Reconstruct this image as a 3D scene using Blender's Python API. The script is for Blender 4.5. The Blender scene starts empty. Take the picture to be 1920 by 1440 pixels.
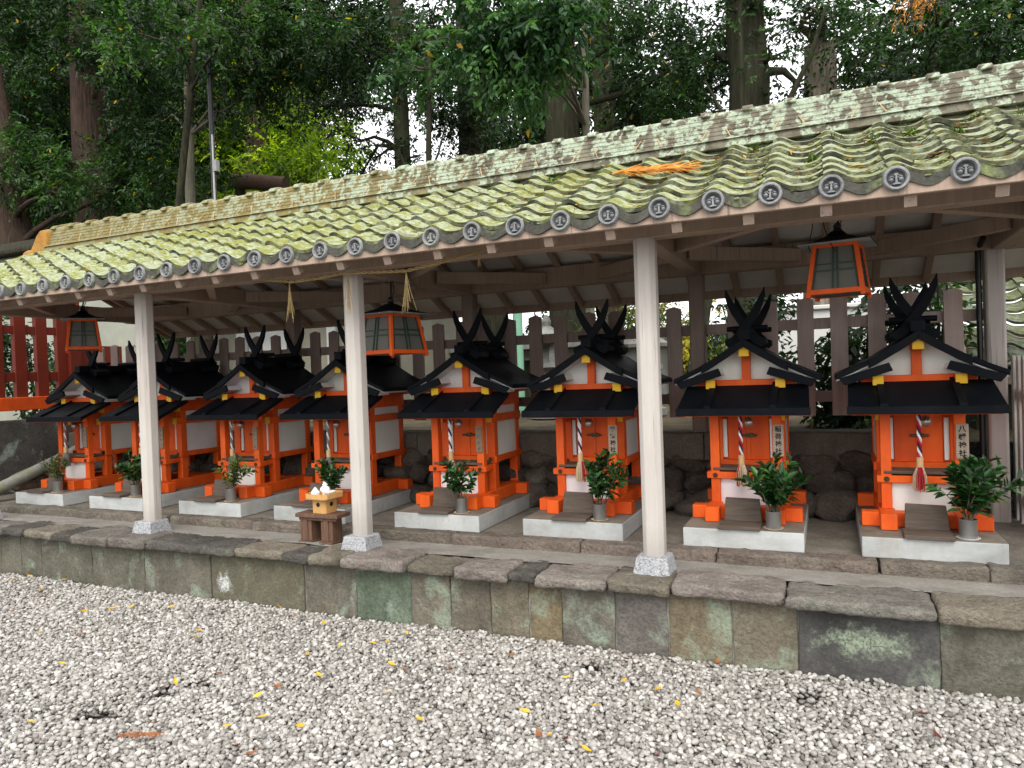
import bpy, bmesh, math, random
import numpy as np
from mathutils import Vector, Matrix, Euler, noise as mnoise

random.seed(7)
RNG = np.random.default_rng(11)
S = bpy.context.scene
COL = S.collection
R = math.radians

# ------------------------------------------------------------------ materials
class NT:
    def __init__(self, name):
        self.m = bpy.data.materials.new(name)
        self.m.use_nodes = True
        self.t = self.m.node_tree
        self.t.nodes.clear()
        self.out = self.t.nodes.new('ShaderNodeOutputMaterial')
        tc = self.t.nodes.new('ShaderNodeTexCoord')
        self.oi = self.t.nodes.new('ShaderNodeObjectInfo')
        mul = self.n('ShaderNodeVectorMath', operation='SCALE')
        self.t.links.new(self.comb(self.oi.outputs['Random'], self.oi.outputs['Random'], self.oi.outputs['Random']), mul.inputs[0])
        mul.inputs['Scale'].default_value = 13.0
        add = self.n('ShaderNodeVectorMath', operation='ADD')
        self.t.links.new(tc.outputs['Object'], add.inputs[0])
        self.t.links.new(mul.outputs[0], add.inputs[1])
        self.co = add.outputs[0]
        self.obj = tc.outputs['Object']
    def n(self, typ, **k):
        x = self.t.nodes.new(typ)
        for a, b in k.items(): setattr(x, a, b)
        return x
    def comb(self, x, y, z):
        c = self.n('ShaderNodeCombineXYZ')
        for i, s in enumerate((x, y, z)):
            if hasattr(s, 'links'): self.t.links.new(s, c.inputs[i])
            else: c.inputs[i].default_value = s
        return c.outputs[0]
    def set(self, inp, v):
        if hasattr(v, 'links'): self.t.links.new(v, inp)
        elif isinstance(v, (tuple, list)) and len(v) == 3 and inp.type == 'RGBA': inp.default_value = (*v, 1)
        else: inp.default_value = v
    def noise(self, scale, detail=4, rough=.55, co=None, stretch=None, dist=0):
        x = self.n('ShaderNodeTexNoise')
        co = co or self.co
        if stretch:
            m = self.n('ShaderNodeVectorMath', operation='MULTIPLY')
            self.t.links.new(co, m.inputs[0]); m.inputs[1].default_value = stretch
            co = m.outputs[0]
        self.t.links.new(co, x.inputs['Vector'])
        x.inputs['Scale'].default_value = scale; x.inputs['Detail'].default_value = detail
        x.inputs['Roughness'].default_value = rough; x.inputs['Distortion'].default_value = dist
        return x.outputs['Fac']
    def voro(self, scale, feature='F1', co=None, out='Distance'):
        x = self.n('ShaderNodeTexVoronoi', feature=feature)
        self.t.links.new(co or self.co, x.inputs['Vector']); x.inputs['Scale'].default_value = scale
        return x.outputs[out]
    def ramp(self, fac, stops):
        x = self.n('ShaderNodeValToRGB')
        self.t.links.new(fac, x.inputs[0])
        el = x.color_ramp.elements
        while len(el) < len(stops): el.new(.5)
        for e, (p, c) in zip(el, stops):
            e.position = p
            e.color = (*c, 1) if isinstance(c, (tuple, list)) else (c, c, c, 1)
        return x.outputs[0]
    def mix(self, fac, a, b, mode='MIX'):
        x = self.n('ShaderNodeMix', data_type='RGBA', blend_type=mode)
        self.set(x.inputs[0], fac); self.set(x.inputs[6], a); self.set(x.inputs[7], b)
        return x.outputs[2]
    def math(self, op, a, b=0.0, c=0.0):
        x = self.n('ShaderNodeMath', operation=op)
        for i, v in enumerate((a, b, c)): self.set(x.inputs[i], v)
        return x.outputs[0]
    def sep(self, v):
        x = self.n('ShaderNodeSeparateXYZ'); self.t.links.new(v, x.inputs[0]); return x.outputs
    def normal_z(self):
        g = self.n('ShaderNodeNewGeometry'); return self.sep(g.outputs['Normal'])[2]
    def tint(self, c):
        return self.mix(1.0, c, self.oi.outputs['Color'], 'MULTIPLY')
    def bsdf(self, color, rough=.6, metal=0, spec=.5, bump=None, bs=.3, bd=.01, coat=0):
        p = self.n('ShaderNodeBsdfPrincipled')
        self.set(p.inputs['Base Color'], color); self.set(p.inputs['Roughness'], rough)
        p.inputs['Metallic'].default_value = metal; p.inputs['Specular IOR Level'].default_value = spec
        if coat: p.inputs['Coat Weight'].default_value = coat
        if bump is not None:
            b = self.n('ShaderNodeBump'); b.inputs['Strength'].default_value = bs; b.inputs['Distance'].default_value = bd
            self.t.links.new(bump, b.inputs['Height']); self.t.links.new(b.outputs[0], p.inputs['Normal'])
        return p.outputs[0]
    def done(self, sh):
        self.t.links.new(sh, self.out.inputs[0]); return self.m

def simple(name, c1, c2=None, scale=9, rough=.6, spec=.4, metal=0, bs=.15, bd=.004, stretch=None, dirt=0, dirtc=(.08, .07, .055), bscale=None):
    N = NT(name)
    c2 = c2 or tuple(x * .78 for x in c1)
    f = N.noise(scale, 5, .6, stretch=stretch)
    c = N.ramp(f, [(.3, c2), (.7, c1)])
    if dirt:
        d = N.noise(3.1, 6, .65)
        c = N.mix(N.ramp(d, [(.48, 0.), (.75, dirt)]), c, dirtc)
    c = N.tint(c)
    b = N.noise(bscale or scale * 5, 6, .7, stretch=stretch)
    rr = N.math('MULTIPLY_ADD', f, .25, rough - .12)
    return N.done(N.bsdf(c, rr, metal, spec, b, bs, bd))

M = {}
M['orange'] = simple('vermilion_paint', (.84, .128, .013), (.66, .082, .009), 5, .55, .28, bs=.2, dirt=.5, dirtc=(.42, .055, .012), stretch=(2.2, 2.2, .6), bscale=38)
M['white'] = simple('white_panel', (.78, .78, .77), (.70, .70, .69), 4, .65, .3, bs=.05, dirt=.25, dirtc=(.45, .43, .40))
M['black'] = simple('black_lacquer', (.0062, .008, .0122), (.0035, .0048, .0075), 6, .58, .10, bs=.1, dirt=.3, dirtc=(.03, .031, .033))
M['yellow'] = simple('yellow_paint', (.82, .50, .012), (.72, .40, .010), 9, .5, .4)
M['bronze'] = simple('aged_bronze', (.11, .085, .045), (.05, .04, .025), 40, .45, .5, metal=.7)
M['bell'] = simple('bell_metal', (.55, .45, .40), (.40, .32, .28), 30, .32, .5, metal=.8)
M['can'] = simple('galvanised_steel', (.42, .42, .41), (.22, .22, .215), 12, .38, .5, metal=.75, bs=.08, stretch=(1, 1, .35))
M['ceramic'] = simple('white_ceramic', (.86, .86, .86), (.82, .82, .82), 5, .15, .5, bs=0)
M['straw'] = simple('straw', (.52, .40, .19), (.36, .26, .11), 40, .8, .2)
M['cream_cord'] = simple('cream_cord', (.66, .54, .38), (.50, .39, .24), 60, .8, .2)
M['red_cord'] = simple('red_cord', (.48, .02, .035), (.36, .012, .025), 60, .75, .2)
M['white_cord'] = simple('white_cord', (.78, .76, .76), (.6, .58, .6), 60, .75, .2)
M['dark_cord'] = simple('dark_cord', (.045, .02, .045), (.02, .012, .03), 60, .75, .2)
M['grey_cord'] = simple('grey_cord', (.24, .22, .21), (.14, .13, .125), 60, .75, .2)
M['pale_wood'] = simple('pale_wood', (.62, .36, .13), (.52, .28, .09), 14, .5, .35, stretch=(1, 1, .2))
M['collar_wood'] = simple('collar_wood', (.60, .40, .20), (.46, .29, .13), 30, .6, .3, stretch=(1, 1, .2))
M['brown_wood'] = simple('weathered_brown_wood', (.17, .095, .06), (.085, .048, .032), 10, .7, .25, bs=.5, bd=.004, stretch=(5, 5, .6))
M['old_wood'] = simple('old_grey_wood', (.145, .11, .085), (.07, .055, .045), 6, .75, .25, bs=.6, bd=.004, stretch=(.8, 5, 9))
M['plaque'] = simple('plaque_wood', (.40, .32, .25), (.29, .23, .18), 8, .75, .2, stretch=(6, 6, .7))
M['ink'] = simple('black_ink', (.022, .02, .018), (.014, .013, .012), 9, .8, .2)
M['faded_ink'] = simple('faded_ink', (.10, .085, .07), (.06, .05, .042), 20, .8, .2)
M['lantern_paper'] = simple('lantern_paper', (.145, .145, .12), (.11, .112, .098), 5, .55, .3, bs=.02)
M['lantern_green'] = simple('dark_green_paint', (.025, .06, .045), (.017, .043, .033), 9, .5, .4)
M['white_wall'] = simple('white_wall', (.60, .60, .58), (.50, .50, .48), 1.5, .8, .2, bs=.05)
M['cream_wall'] = simple('cream_plaster', (.24, .23, .18), (.17, .165, .13), 1.2, .85, .2, dirt=.5, dirtc=(.3, .28, .2))
M['grey_wall'] = simple('grey_plaster', (.42, .44, .43), (.3, .31, .3), 1.2, .85, .2, dirt=.5)
M['black_metal'] = simple('black_metal', (.012, .012, .013), (.008, .008, .009), 12, .4, .5)
M['green_pipe'] = simple('green_pipe_paint', (.19, .40, .27), (.15, .33, .22), 4, .5, .4)
M['frond'] = simple('dry_cedar_frond', (.72, .36, .08), (.48, .19, .035), 30, .8, .2)
M['twig'] = simple('twig_bark', (.16, .13, .085), (.09, .075, .05), 30, .8, .2)
M['rosy_wood'] = simple('red_lattice_paint', (.17, .021, .007), (.115, .014, .005), 5, .6, .3, dirt=.4, dirtc=(.15, .02, .012))
M['rust'] = simple('cut_log', (.10, .06, .045), (.06, .04, .03), 12, .85, .2)

def wood(name, c1, c2, c3, rough=.7):
    N = NT(name)
    g = N.noise(3.0, 8, .72, stretch=(12, 12, .55))
    f = N.noise(2.2, 5, .6)
    c = N.ramp(g, [(.3, c2), (.65, c1)])
    c = N.mix(N.ramp(f, [(.45, 0.), (.8, .65)]), c, c3)
    k = N.voro(2.3, 'F1', co=N.co)
    c = N.mix(N.ramp(k, [(.0, .6), (.035, 0.)]), c, tuple(x * .55 for x in c2))
    crk = N.noise(5.5, 3, .5, stretch=(16, 16, .35)); c = N.mix(N.ramp(crk, [(.30, .75), (.36, 0.)]), c, tuple(x * .5 for x in c3))
    z_ = N.math('ADD', N.sep(N.obj)[2], N.math('MULTIPLY', N.math('SUBTRACT', f, .5), .5)); c = N.mix(N.ramp(z_, [(.42, .6), (.66, 0.)]), c, tuple(x * .45 for x in c3))
    return N.done(N.bsdf(N.tint(c), rough, 0, .2, g, .5, .004))
M['post'] = wood('pale_post_paint', (.56, .525, .49), (.48, .445, .41), (.43, .39, .355))
M['beam'] = wood('brown_beam_paint', (.44, .335, .262), (.34, .255, .197), (.28, .21, .163))
M['cap'] = wood('rafter_end_paint', (.40, .31, .25), (.32, .245, .195), (.28, .21, .165))
M['fence'] = wood('fence_paint', (.26, .195, .17), (.19, .14, .122), (.32, .26, .235))
M['ceiling'] = simple('ceiling_board', (.80, .78, .74), (.70, .68, .64), 3, .8, .2, bs=.03, dirt=.25, dirtc=(.3, .27, .22))

# concrete plinth: pale painted sides, dirty top
N = NT('painted_concrete')
f = N.noise(3.5, 6, .65, stretch=(1, 1, 2.2)); f2 = N.noise(26, 4)
side = N.ramp(f, [(.28, (.34, .355, .35)), (.5, (.46, .485, .485)), (.72, (.54, .565, .565))])
side = N.mix(N.ramp(f2, [(.55, 0.), (.75, .6)]), side, (.36, .37, .35)); side = N.mix(N.ramp(N.noise(1.8, 6, .7, stretch=(2.5, 2.5, .5)), [(.5, 0.), (.7, .55)]), side, (.34, .335, .30))
top = N.ramp(N.noise(5, 6, .65), [(.3, (.13, .11, .085)), (.7, (.27, .24, .20))])
up = N.ramp(N.normal_z(), [(.55, 0.), (.8, 1.)])
M['plinth'] = N.done(N.bsdf(N.tint(N.mix(up, side, top)), .8, 0, .25, f2, .2, .003))

# rough quarried stone, tinted per stone, with lichen and stains
def stone(name, a, b, lichen, lich_amt, bs=.7, bd=.012, patch=None):
    N = NT(name)
    f = N.noise(7, 8, .7); g = N.noise(60, 5, .7); l = N.noise(4.2, 6, .62, dist=.4); s = N.noise(2.4, 5, .6, stretch=(1.6, 1.6, .5))
    c = N.ramp(f, [(.3, a), (.7, b)])
    c = N.mix(N.ramp(g, [(.35, .55), (.6, 0.)]), c, tuple(x * .5 for x in a))
    c = N.mix(N.ramp(s, [(.5, 0.), (.72, .55)]), c, tuple(x * .42 for x in a))
    o = N.mix(N.ramp(N.noise(1.7, 5, .6), [(.62, 0.), (.8, .35)]), c, (.19, .135, .07))
    c = N.tint(o)
    lm = N.math('MULTIPLY', N.ramp(l, [(.54, 0.), (.66, lich_amt)]), N.ramp(g, [(.35, .25), (.55, 1.)]))
    c = N.mix(lm, c, lichen)
    if patch:      # (x, z, rx, rz, colour): one growth of lichen at a fixed spot
        px_, pz_, rx_, rz_, pc = patch; q = N.sep(N.obj)
        dx = N.math('MULTIPLY', N.math('SUBTRACT', q[0], px_), 1 / rx_); dz = N.math('MULTIPLY', N.math('SUBTRACT', q[2], pz_), 1 / rz_)
        d = N.math('SQRT', N.math('ADD', N.math('MULTIPLY', dx, dx), N.math('MULTIPLY', dz, dz)))
        d = N.math('ADD', N.math('SUBTRACT', 1.0, d), N.math('MULTIPLY', N.math('SUBTRACT', N.noise(17, 6, .7, co=N.obj), .5), 2.6))
        c = N.mix(N.math('MULTIPLY', N.ramp(d, [(.15, 0.), (.75, .95)]), N.ramp(N.noise(70, 4, .7, co=N.obj), [(.38, .15), (.58, 1.)])), c, pc)
    h = N.math('ADD', N.math('MULTIPLY', f, 1.0), N.math('ADD', N.math('MULTIPLY', g, .55), N.math('MULTIPLY', N.noise(24, 4, .6), .9)))
    return N.done(N.bsdf(c, .9, 0, .2, h, bs, bd))
M['coping'] = stone('rough_coping_stone', (.185, .170, .153), (.345, .32, .292), (.30, .33, .25), .35, 1.0, .035)
M['wall_block'] = stone('tuff_wall_block', (.112, .106, .092), (.225, .213, .185), (.27, .33, .25), .85, .8, .016)
M['wall_block_white'] = stone('white_lichen_block', (.115, .10, .08), (.215, .19, .15), (.27, .33, .24), .75, .6, .010, (-1.03, .13, .085, .085, (.66, .69, .68)))
M['wall_block_green'] = stone('dark_green_lichen_block', (.085, .083, .08), (.155, .15, .142), (.27, .33, .24), .6, .6, .010, (2.93, .19, .27, .10, (.30, .36, .26)))
M['boulder'] = stone('dark_boulder', (.072, .062, .054), (.175, .155, .136), (.19, .20, .165), .35, 1.0, .03)
M['capstone'] = stone('grey_capstone', (.10, .09, .078), (.165, .15, .13), (.2, .2, .17), .3, .5, .008)
M['cement'] = stone('cement_strip', (.25, .235, .21), (.38, .36, .325), (.28, .27, .2), .3, .5, .008)
M['floorstone'] = stone('platform_floor', (.17, .15, .125), (.27, .245, .205), (.3, .3, .24), .3, .4, .006)
M['dark_wall'] = stone('lichen_concrete', (.06, .055, .05), (.12, .115, .105), (.28, .33, .30), .9, .6, .01)
M['lantern_stone'] = stone('lantern_stone', (.16, .16, .15), (.27, .27, .25), (.3, .33, .28), .5, .5, .008)
M['mossy_pipe'] = stone('mossy_pipe', (.22, .23, .20), (.36, .37, .34), (.20, .22, .10), .8, .3, .005)

N = NT('speckled_granite')
f = N.voro(150, out='Color'); v = N.sep(f)[0]
M['granite'] = N.done(N.bsdf(N.ramp(v, [(.0, (.15, .155, .165)), (.25, (.27, .28, .295)), (.7, (.35, .36, .375)), (1., (.46, .47, .485))]), .7, 0, .3, N.noise(60, 5), .3, .004))

# roof tile with moss and lichen
def tilemat(name, ridge=False):
    N = NT(name)
    p = N.sep(N.obj)
    big = N.noise(1.3, 5, .6, co=N.obj); md = N.noise(9, 6, .65, co=N.obj); fn = N.noise(48, 5, .7, co=N.obj); sp = N.noise(22, 5, .6, co=N.obj, dist=.5)
    xr = N.math('MULTIPLY_ADD', p[0], .125, .45)         # yellow-green towards the left end, grey to the right
    if not ridge:
        base = N.ramp(md, [(.3, (.07, .072, .056)), (.6, (.15, .153, .105))])
        moss = N.ramp(fn, [(.25, (.12, .13, .035)), (.55, (.25, .26, .075)), (.8, (.36, .37, .14))])
        mk = N.math('ADD', N.math('MULTIPLY', big, .5), N.math('MULTIPLY', N.math('SUBTRACT', 1.0, xr), .75))
        mk = N.math('ADD', mk, N.math('MULTIPLY', md, .35))
        c = N.mix(N.ramp(mk, [(.34, 0.), (.66, .95)]), base, moss)
        pale = N.ramp(fn, [(.3, (.22, .25, .165)), (.7, (.43, .475, .345))])
        lk = N.math('ADD', N.math('MULTIPLY', sp, .75), N.math('MULTIPLY', big, .35))
        c = N.mix(N.ramp(lk, [(.52, 0.), (.60, .9)]), c, pale)
        c = N.mix(N.ramp(N.noise(15, 4, .6, co=N.obj), [(.66, 0.), (.76, .8)]), c, (.17, .22, .02))
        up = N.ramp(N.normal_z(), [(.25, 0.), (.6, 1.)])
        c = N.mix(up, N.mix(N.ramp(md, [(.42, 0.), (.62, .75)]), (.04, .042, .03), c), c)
        c = N.mix(N.ramp(N.noise(6.5, 7, .7, co=N.obj), [(.52, 0.), (.66, .8)]), c, N.mix(xr, (.20, .21, .10), (.105, .10, .085)))
    else:
        base = N.ramp(md, [(.3, (.085, .075, .055)), (.65, (.19, .165, .125))])
        yel = N.ramp(fn, [(.3, (.16, .115, .04)), (.7, (.29, .245, .085))])
        c = N.mix(N.ramp(N.math('ADD', N.math('MULTIPLY', md, .4), N.math('MULTIPLY', N.math('SUBTRACT', .55, xr), 1.0)), [(.15, 0.), (.4, .8)]), base, yel)
        mint = N.ramp(fn, [(.25, (.25, .30, .22)), (.7, (.46, .53, .41))])
        lk = N.math('ADD', N.math('MULTIPLY', sp, .7), N.math('MULTIPLY', md, .4))
        lich = N.math('MULTIPLY', N.ramp(lk, [(.515, 0.), (.56, 1.)]), N.ramp(N.noise(34, 4, .7, co=N.obj), [(.36, .35), (.48, 1.)]))
        # strips under the tie wires where the copper keeps lichen off
        fr = N.math('FRACT', N.math('MULTIPLY', N.math('ADD', p[0], 17.32), 1.0 / .42))
        tri = N.math('ABSOLUTE', N.math('SUBTRACT', fr, .5))
        wd = N.math('MULTIPLY', N.math('SUBTRACT', 2.70, p[2]), .60)
        keep = N.ramp(N.math('ADD', N.math('SUBTRACT', tri, wd), N.math('MULTIPLY', N.math('SUBTRACT', sp, .5), .25)), [(.0, .15), (.02, 1.)])
        c = N.mix(N.math('MULTIPLY', N.math('MULTIPLY', lich, keep), N.ramp(xr, [(-.0, .25), (.45, 1.)])), c, mint)
    h = N.math('ADD', N.math('MULTIPLY', md, .8), fn)
    return N.done(N.bsdf(N.tint(c), .92, 0, .15, h, .6, .008))
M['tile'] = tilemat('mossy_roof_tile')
M['ridge'] = tilemat('lichen_ridge_tile', True)
M['tile_end'] = stone('grey_tile_end', (.20, .205, .21), (.34, .35, .355), (.38, .44, .33), .55, .3, .004)
M['tile_lip'] = stone('eave_lip_tile', (.055, .055, .046), (.12, .12, .10), (.22, .26, .11), 1.0, .5, .006)
M['tile_dark'] = stone('tile_recess', (.075, .08, .09), (.13, .135, .15), (.3, .33, .27), .1, .2, .003)
M['orange_moss'] = stone('orange_lichen_tile', (.36, .17, .04), (.52, .29, .08), (.45, .43, .16), .7, .4, .006)

def bark(name, a, b):
    N = NT(name)
    g = N.noise(4.5, 7, .7, stretch=(5, 5, .55)); f = N.noise(.9, 4)
    c = N.ramp(g, [(.32, a), (.62, b)])
    c = N.mix(N.ramp(f, [(.45, 0.), (.7, .6)]), c, (.055, .062, .035))
    return N.done(N.bsdf(c, .95, 0, .1, g, 1.0, .06))
M['bark_red'] = bark('cedar_bark', (.035, .025, .02), (.10, .066, .052))
M['bark_pale'] = bark('pale_cypress_bark', (.16, .13, .10), (.42, .355, .29))
M['bark_dark'] = bark('dark_bark', (.018, .017, .012), (.058, .056, .036))
M['bark_grey'] = bark('smooth_grey_bark', (.13, .12, .09), (.22, .205, .16))

def leafmat(name, dark, light, trans, tl=.38, rough=.38, spec=.34):
    N = NT(name)
    a = N.n('ShaderNodeAttribute', attribute_name='shade')
    c = N.ramp(a.outputs['Fac'], [(0., tuple(x * .5 for x in dark)), (.35, dark), (.72, tuple((x * .45 + y * .55) for x, y in zip(dark, light))), (.93, tuple(min(1, x * 1.35) for x in light)), (.985, light), (1., (.55, .33, .02))])  # darkened and boosted stops paint shadow and highlight contrast into the leaf colour
    p = N.bsdf(c, rough, 0, spec)
    t = N.n('ShaderNodeBsdfTranslucent'); N.set(t.inputs[0], N.mix(1., c, trans, 'MULTIPLY'))
    m = N.n('ShaderNodeMixShader'); m.inputs[0].default_value = tl
    N.t.links.new(p, m.inputs[1]); N.t.links.new(t.outputs[0], m.inputs[2])
    return N.done(m.outputs[0])
M['leaf_dark'] = leafmat('dark_evergreen_leaf', (.008, .024, .007), (.045, .105, .028), (1.5, 1.7, .6))
M['leaf_mid'] = leafmat('evergreen_leaf', (.014, .042, .011), (.070, .155, .036), (1.6, 1.8, .6))
M['leaf_fresh'] = leafmat('fresh_leaf', (.014, .052, .016), (.085, .19, .055), (1.6, 1.7, .7), .34, .4, .3)
M['leaf_bright'] = leafmat('backlit_yellow_leaf', (.05, .11, .008), (.34, .45, .035), (2.0, 2.0, .7), .62, .5)
M['leaf_gold'] = leafmat('golden_leaf', (.30, .28, .03), (.60, .52, .08), (1.6, 1.6, .8), .5, .5)
M['leaf_forest'] = leafmat('forest_leaf', (.005, .013, .005), (.022, .048, .015), (1.4, 1.6, .6), .25, .6, .1)
M['sakaki'] = leafmat('sakaki_leaf', (.012, .048, .012), (.055, .16, .035), (1.4, 1.7, .6), .22, .32, .4)
M['sakaki_pale'] = leafmat('pale_sprig_leaf', (.05, .085, .02), (.19, .25, .06), (1.5, 1.6, .6), .3, .4)
M['grass'] = leafmat('grass_blade', (.05, .10, .02), (.20, .28, .06), (1.5, 1.6, .6), .3, .5)
M['moss'] = simple('moss_cushion', (.22, .24, .075), (.09, .11, .018), 6, .95, .1, bs=.8, bd=.004, dirt=.8, dirtc=(.46, .52, .38), bscale=120)
M['litter'] = leafmat('needle_litter', (.10, .05, .02), (.52, .25, .06), (1, 1, 1), .1, .8, .2)
M['leaf_yellow'] = simple('yellow_fallen_leaf', (.72, .47, .03), (.55, .30, .02), 25, .5, .4)
M['leaf_brown'] = simple('brown_fallen_leaf', (.30, .12, .04), (.19, .07, .03), 25, .6, .3)
M['leaf_red'] = simple('dark_red_fallen_leaf', (.17, .03, .022), (.10, .02, .016), 25, .55, .4)

N = NT('pebble')
a = N.n('ShaderNodeAttribute', attribute_name='shade', attribute_type='INSTANCER')
c = N.ramp(a.outputs['Fac'], [(0., (.06, .052, .044)), (.2, (.165, .15, .132)), (.45, (.31, .292, .265)), (.75, (.47, .45, .415)), (.97, (.62, .60, .56)), (1., (.36, .26, .19))])
f = N.noise(70, 5, .65)
c = N.mix(N.ramp(f, [(.35, .4), (.6, 0.)]), c, (.26, .25, .24))
M['pebble'] = N.done(N.bsdf(c, .5, 0, .35, f, .25, .002))
N = NT('gravel_bed')
f = N.voro(38, co=N.obj); g = N.noise(.8, 4, co=N.obj)
M['ground'] = N.done(N.bsdf(N.ramp(f, [(.05, (.40, .385, .36)), (.32, (.27, .26, .24)), (.55, (.07, .062, .054))]), .95, 0, .1, f, 1., .03))
N = NT('upper_soil')
M['soil'] = N.done(N.bsdf(N.ramp(N.noise(2, 7, .7, co=N.obj), [(.35, (.05, .042, .028)), (.7, (.14, .115, .075))]), .95, 0, .1, N.noise(20, 5, co=N.obj), .6, .03))
N = NT('dark_backing_slope')
M['backing_slope'] = N.done(N.bsdf(N.ramp(N.noise(.9, 8, .75, co=N.obj), [(.35, (.006, .011, .006)), (.7, (.028, .045, .018))]), .95, 0, .05, N.noise(3, 8, .8, co=N.obj), 1., .5))  # near-black colour for the added slope behind the left trees

# ------------------------------------------------------------------ mesh helper
class MB:
    def __init__(self): self.v = []; self.f = []
    def add(self, vs, fs):
        b = len(self.v); self.v += [tuple(p) for p in vs]; self.f += [tuple(i + b for i in q) for q in fs]; return self
    def box(self, x0, x1, y0, y1, z0, z1):
        return self.add([(x0, y0, z0), (x1, y0, z0), (x1, y1, z0), (x0, y1, z0), (x0, y0, z1), (x1, y0, z1), (x1, y1, z1), (x0, y1, z1)],
                        [(3, 2, 1, 0), (4, 5, 6, 7), (0, 1, 5, 4), (1, 2, 6, 5), (2, 3, 7, 6), (3, 0, 4, 7)])
    def hexa(self, lo, hi):
        return self.add(list(lo) + list(hi), [(3, 2, 1, 0), (4, 5, 6, 7), (0, 1, 5, 4), (1, 2, 6, 5), (2, 3, 7, 6), (3, 0, 4, 7)])
    def prism(self, pts, a0, a1, axis='y'):
        # pts: polygon in the plane across the axis, counter-clockwise or not (normals are fixed on build)
        n = len(pts)
        def P(p, a):
            return {'y': (p[0], a, p[1]), 'x': (a, p[0], p[1]), 'z': (p[0], p[1], a)}[axis]
        vs = [P(p, a0) for p in pts] + [P(p, a1) for p in pts]
        fs = [tuple(range(n - 1, -1, -1)), tuple(range(n, 2 * n))] + [(i, (i + 1) % n, n + (i + 1) % n, n + i) for i in range(n)]
        return self.add(vs, fs)
    def beam(self, p, q, w, h, up=(0, 0, 1)):
        p = Vector(p); q = Vector(q); d = (q - p).normalized(); u = Vector(up); s = d.cross(u).normalized(); u = s.cross(d).normalized()
        vs = []
        for c in (p, q):
            for a, b in ((-1, -1), (1, -1), (1, 1), (-1, 1)): vs.append(c + s * (a * w / 2) + u * (b * h / 2))
        return self.add(vs, [(3, 2, 1, 0), (4, 5, 6, 7), (0, 1, 5, 4), (1, 2, 6, 5), (2, 3, 7, 6), (3, 0, 4, 7)])
    def tube(self, pts, r, n=8, cap=True):
        pts = [Vector(p) for p in pts]; k = len(pts)
        rs = r if isinstance(r, (list, tuple)) else [r] * k
        ref = Vector((0.31, .87, .2)); vs = []
        for i, p in enumerate(pts):
            d = (pts[min(i + 1, k - 1)] - pts[max(i - 1, 0)]).normalized()
            s = d.cross(ref)
            if s.length < .05: s = d.cross(Vector((1, 0, 0)))
            s.normalize(); u = s.cross(d)
            for j in range(n):
                a = 2 * math.pi * j / n; vs.append(p + (s * math.cos(a) + u * math.sin(a)) * rs[i])
        fs = [(i * n + j, i * n + (j + 1) % n, (i + 1) * n + (j + 1) % n, (i + 1) * n + j) for i in range(k - 1) for j in range(n)]
        if cap: fs += [tuple(range(n - 1, -1, -1)), tuple(range((k - 1) * n, k * n))]
        return self.add(vs, fs)
    def lathe(self, prof, c=(0, 0, 0), n=20, axis='z'):
        vs = []; k = len(prof)
        for r, z in prof:
            for j in range(n):
                a = 2 * math.pi * j / n; x, y = r * math.cos(a), r * math.sin(a)
                vs.append({'z': (c[0] + x, c[1] + y, c[2] + z), 'y': (c[0] + x, c[1] + z, c[2] + y), 'x': (c[0] + z, c[1] + x, c[2] + y)}[axis])
        fs = [(i * n + j, i * n + (j + 1) % n, (i + 1) * n + (j + 1) % n, (i + 1) * n + j) for i in range(k - 1) for j in range(n)]
        fs += [tuple(range(n - 1, -1, -1)), tuple(range((k - 1) * n, k * n))]
        return self.add(vs, fs)
    def build(self, name, mat, parent=None, off=(0, 0, 0), bev=0, seg=1, smooth=None, fix=True):
        me = bpy.data.meshes.new(name)
        o = Vector(off)
        me.from_pydata([tuple(Vector(p) + o) for p in self.v], [], self.f)
        bm = bmesh.new(); bm.from_mesh(me)
        if fix: bmesh.ops.recalc_face_normals(bm, faces=bm.faces)
        if bev:
            es = [e for e in bm.edges if len(e.link_faces) == 2 and e.calc_face_angle(0) > .5]
            bmesh.ops.bevel(bm, geom=es, offset=bev, segments=seg, affect='EDGES', clamp_overlap=True, profile=.5)
        bm.to_mesh(me); bm.free()
        if smooth is not None:
            me.polygons.foreach_set('use_smooth', [True] * len(me.polygons))
            me.set_sharp_from_angle(angle=R(smooth))
        me.materials.append(M[mat])
        ob = bpy.data.objects.new(name, me); COL.objects.link(ob)
        if parent: ob.parent = parent
        return ob

def tag(o, label, cat, group=None, kind=None):
    if label: o['label'] = label
    if cat: o['category'] = cat
    if group: o['group'] = group
    if kind: o['kind'] = kind
    return o
def thing(name, label, cat, loc=(0, 0, 0), rz=0, group=None):
    o = bpy.data.objects.new(name, None); COL.objects.link(o); o.empty_display_size = .1
    o.location = loc; o.rotation_euler = (0, 0, rz)
    return tag(o, label, cat, group)
def copy_tree(o, parent=None):
    c = o.copy(); COL.objects.link(c); c.parent = parent
    for ch in list(o.children): copy_tree(ch, c)
    return c
def neg(l): return (-l[0], -l[1], -l[2])

def np_obj(name, V, F, mat, parent=None, shade=None, fixed=None, loc=None):
    """big quad / tri mesh from arrays"""
    me = bpy.data.meshes.new(name)
    V = np.asarray(V, np.float32); F = np.asarray(F, np.int32); k = F.shape[1]
    me.vertices.add(len(V)); me.vertices.foreach_set('co', V.ravel())
    me.loops.add(F.size); me.loops.foreach_set('vertex_index', F.ravel())
    me.polygons.add(len(F)); me.polygons.foreach_set('loop_start', np.arange(0, F.size, k, dtype=np.int32))
    me.update(calc_edges=True)
    if shade is not None:
        a = me.attributes.new('shade', 'FLOAT', 'POINT'); a.data.foreach_set('value', np.asarray(shade, np.float32))
    me.materials.append(M[mat])
    o = bpy.data.objects.new(name, me); COL.objects.link(o)
    if parent: o.parent = parent
    return o

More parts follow.
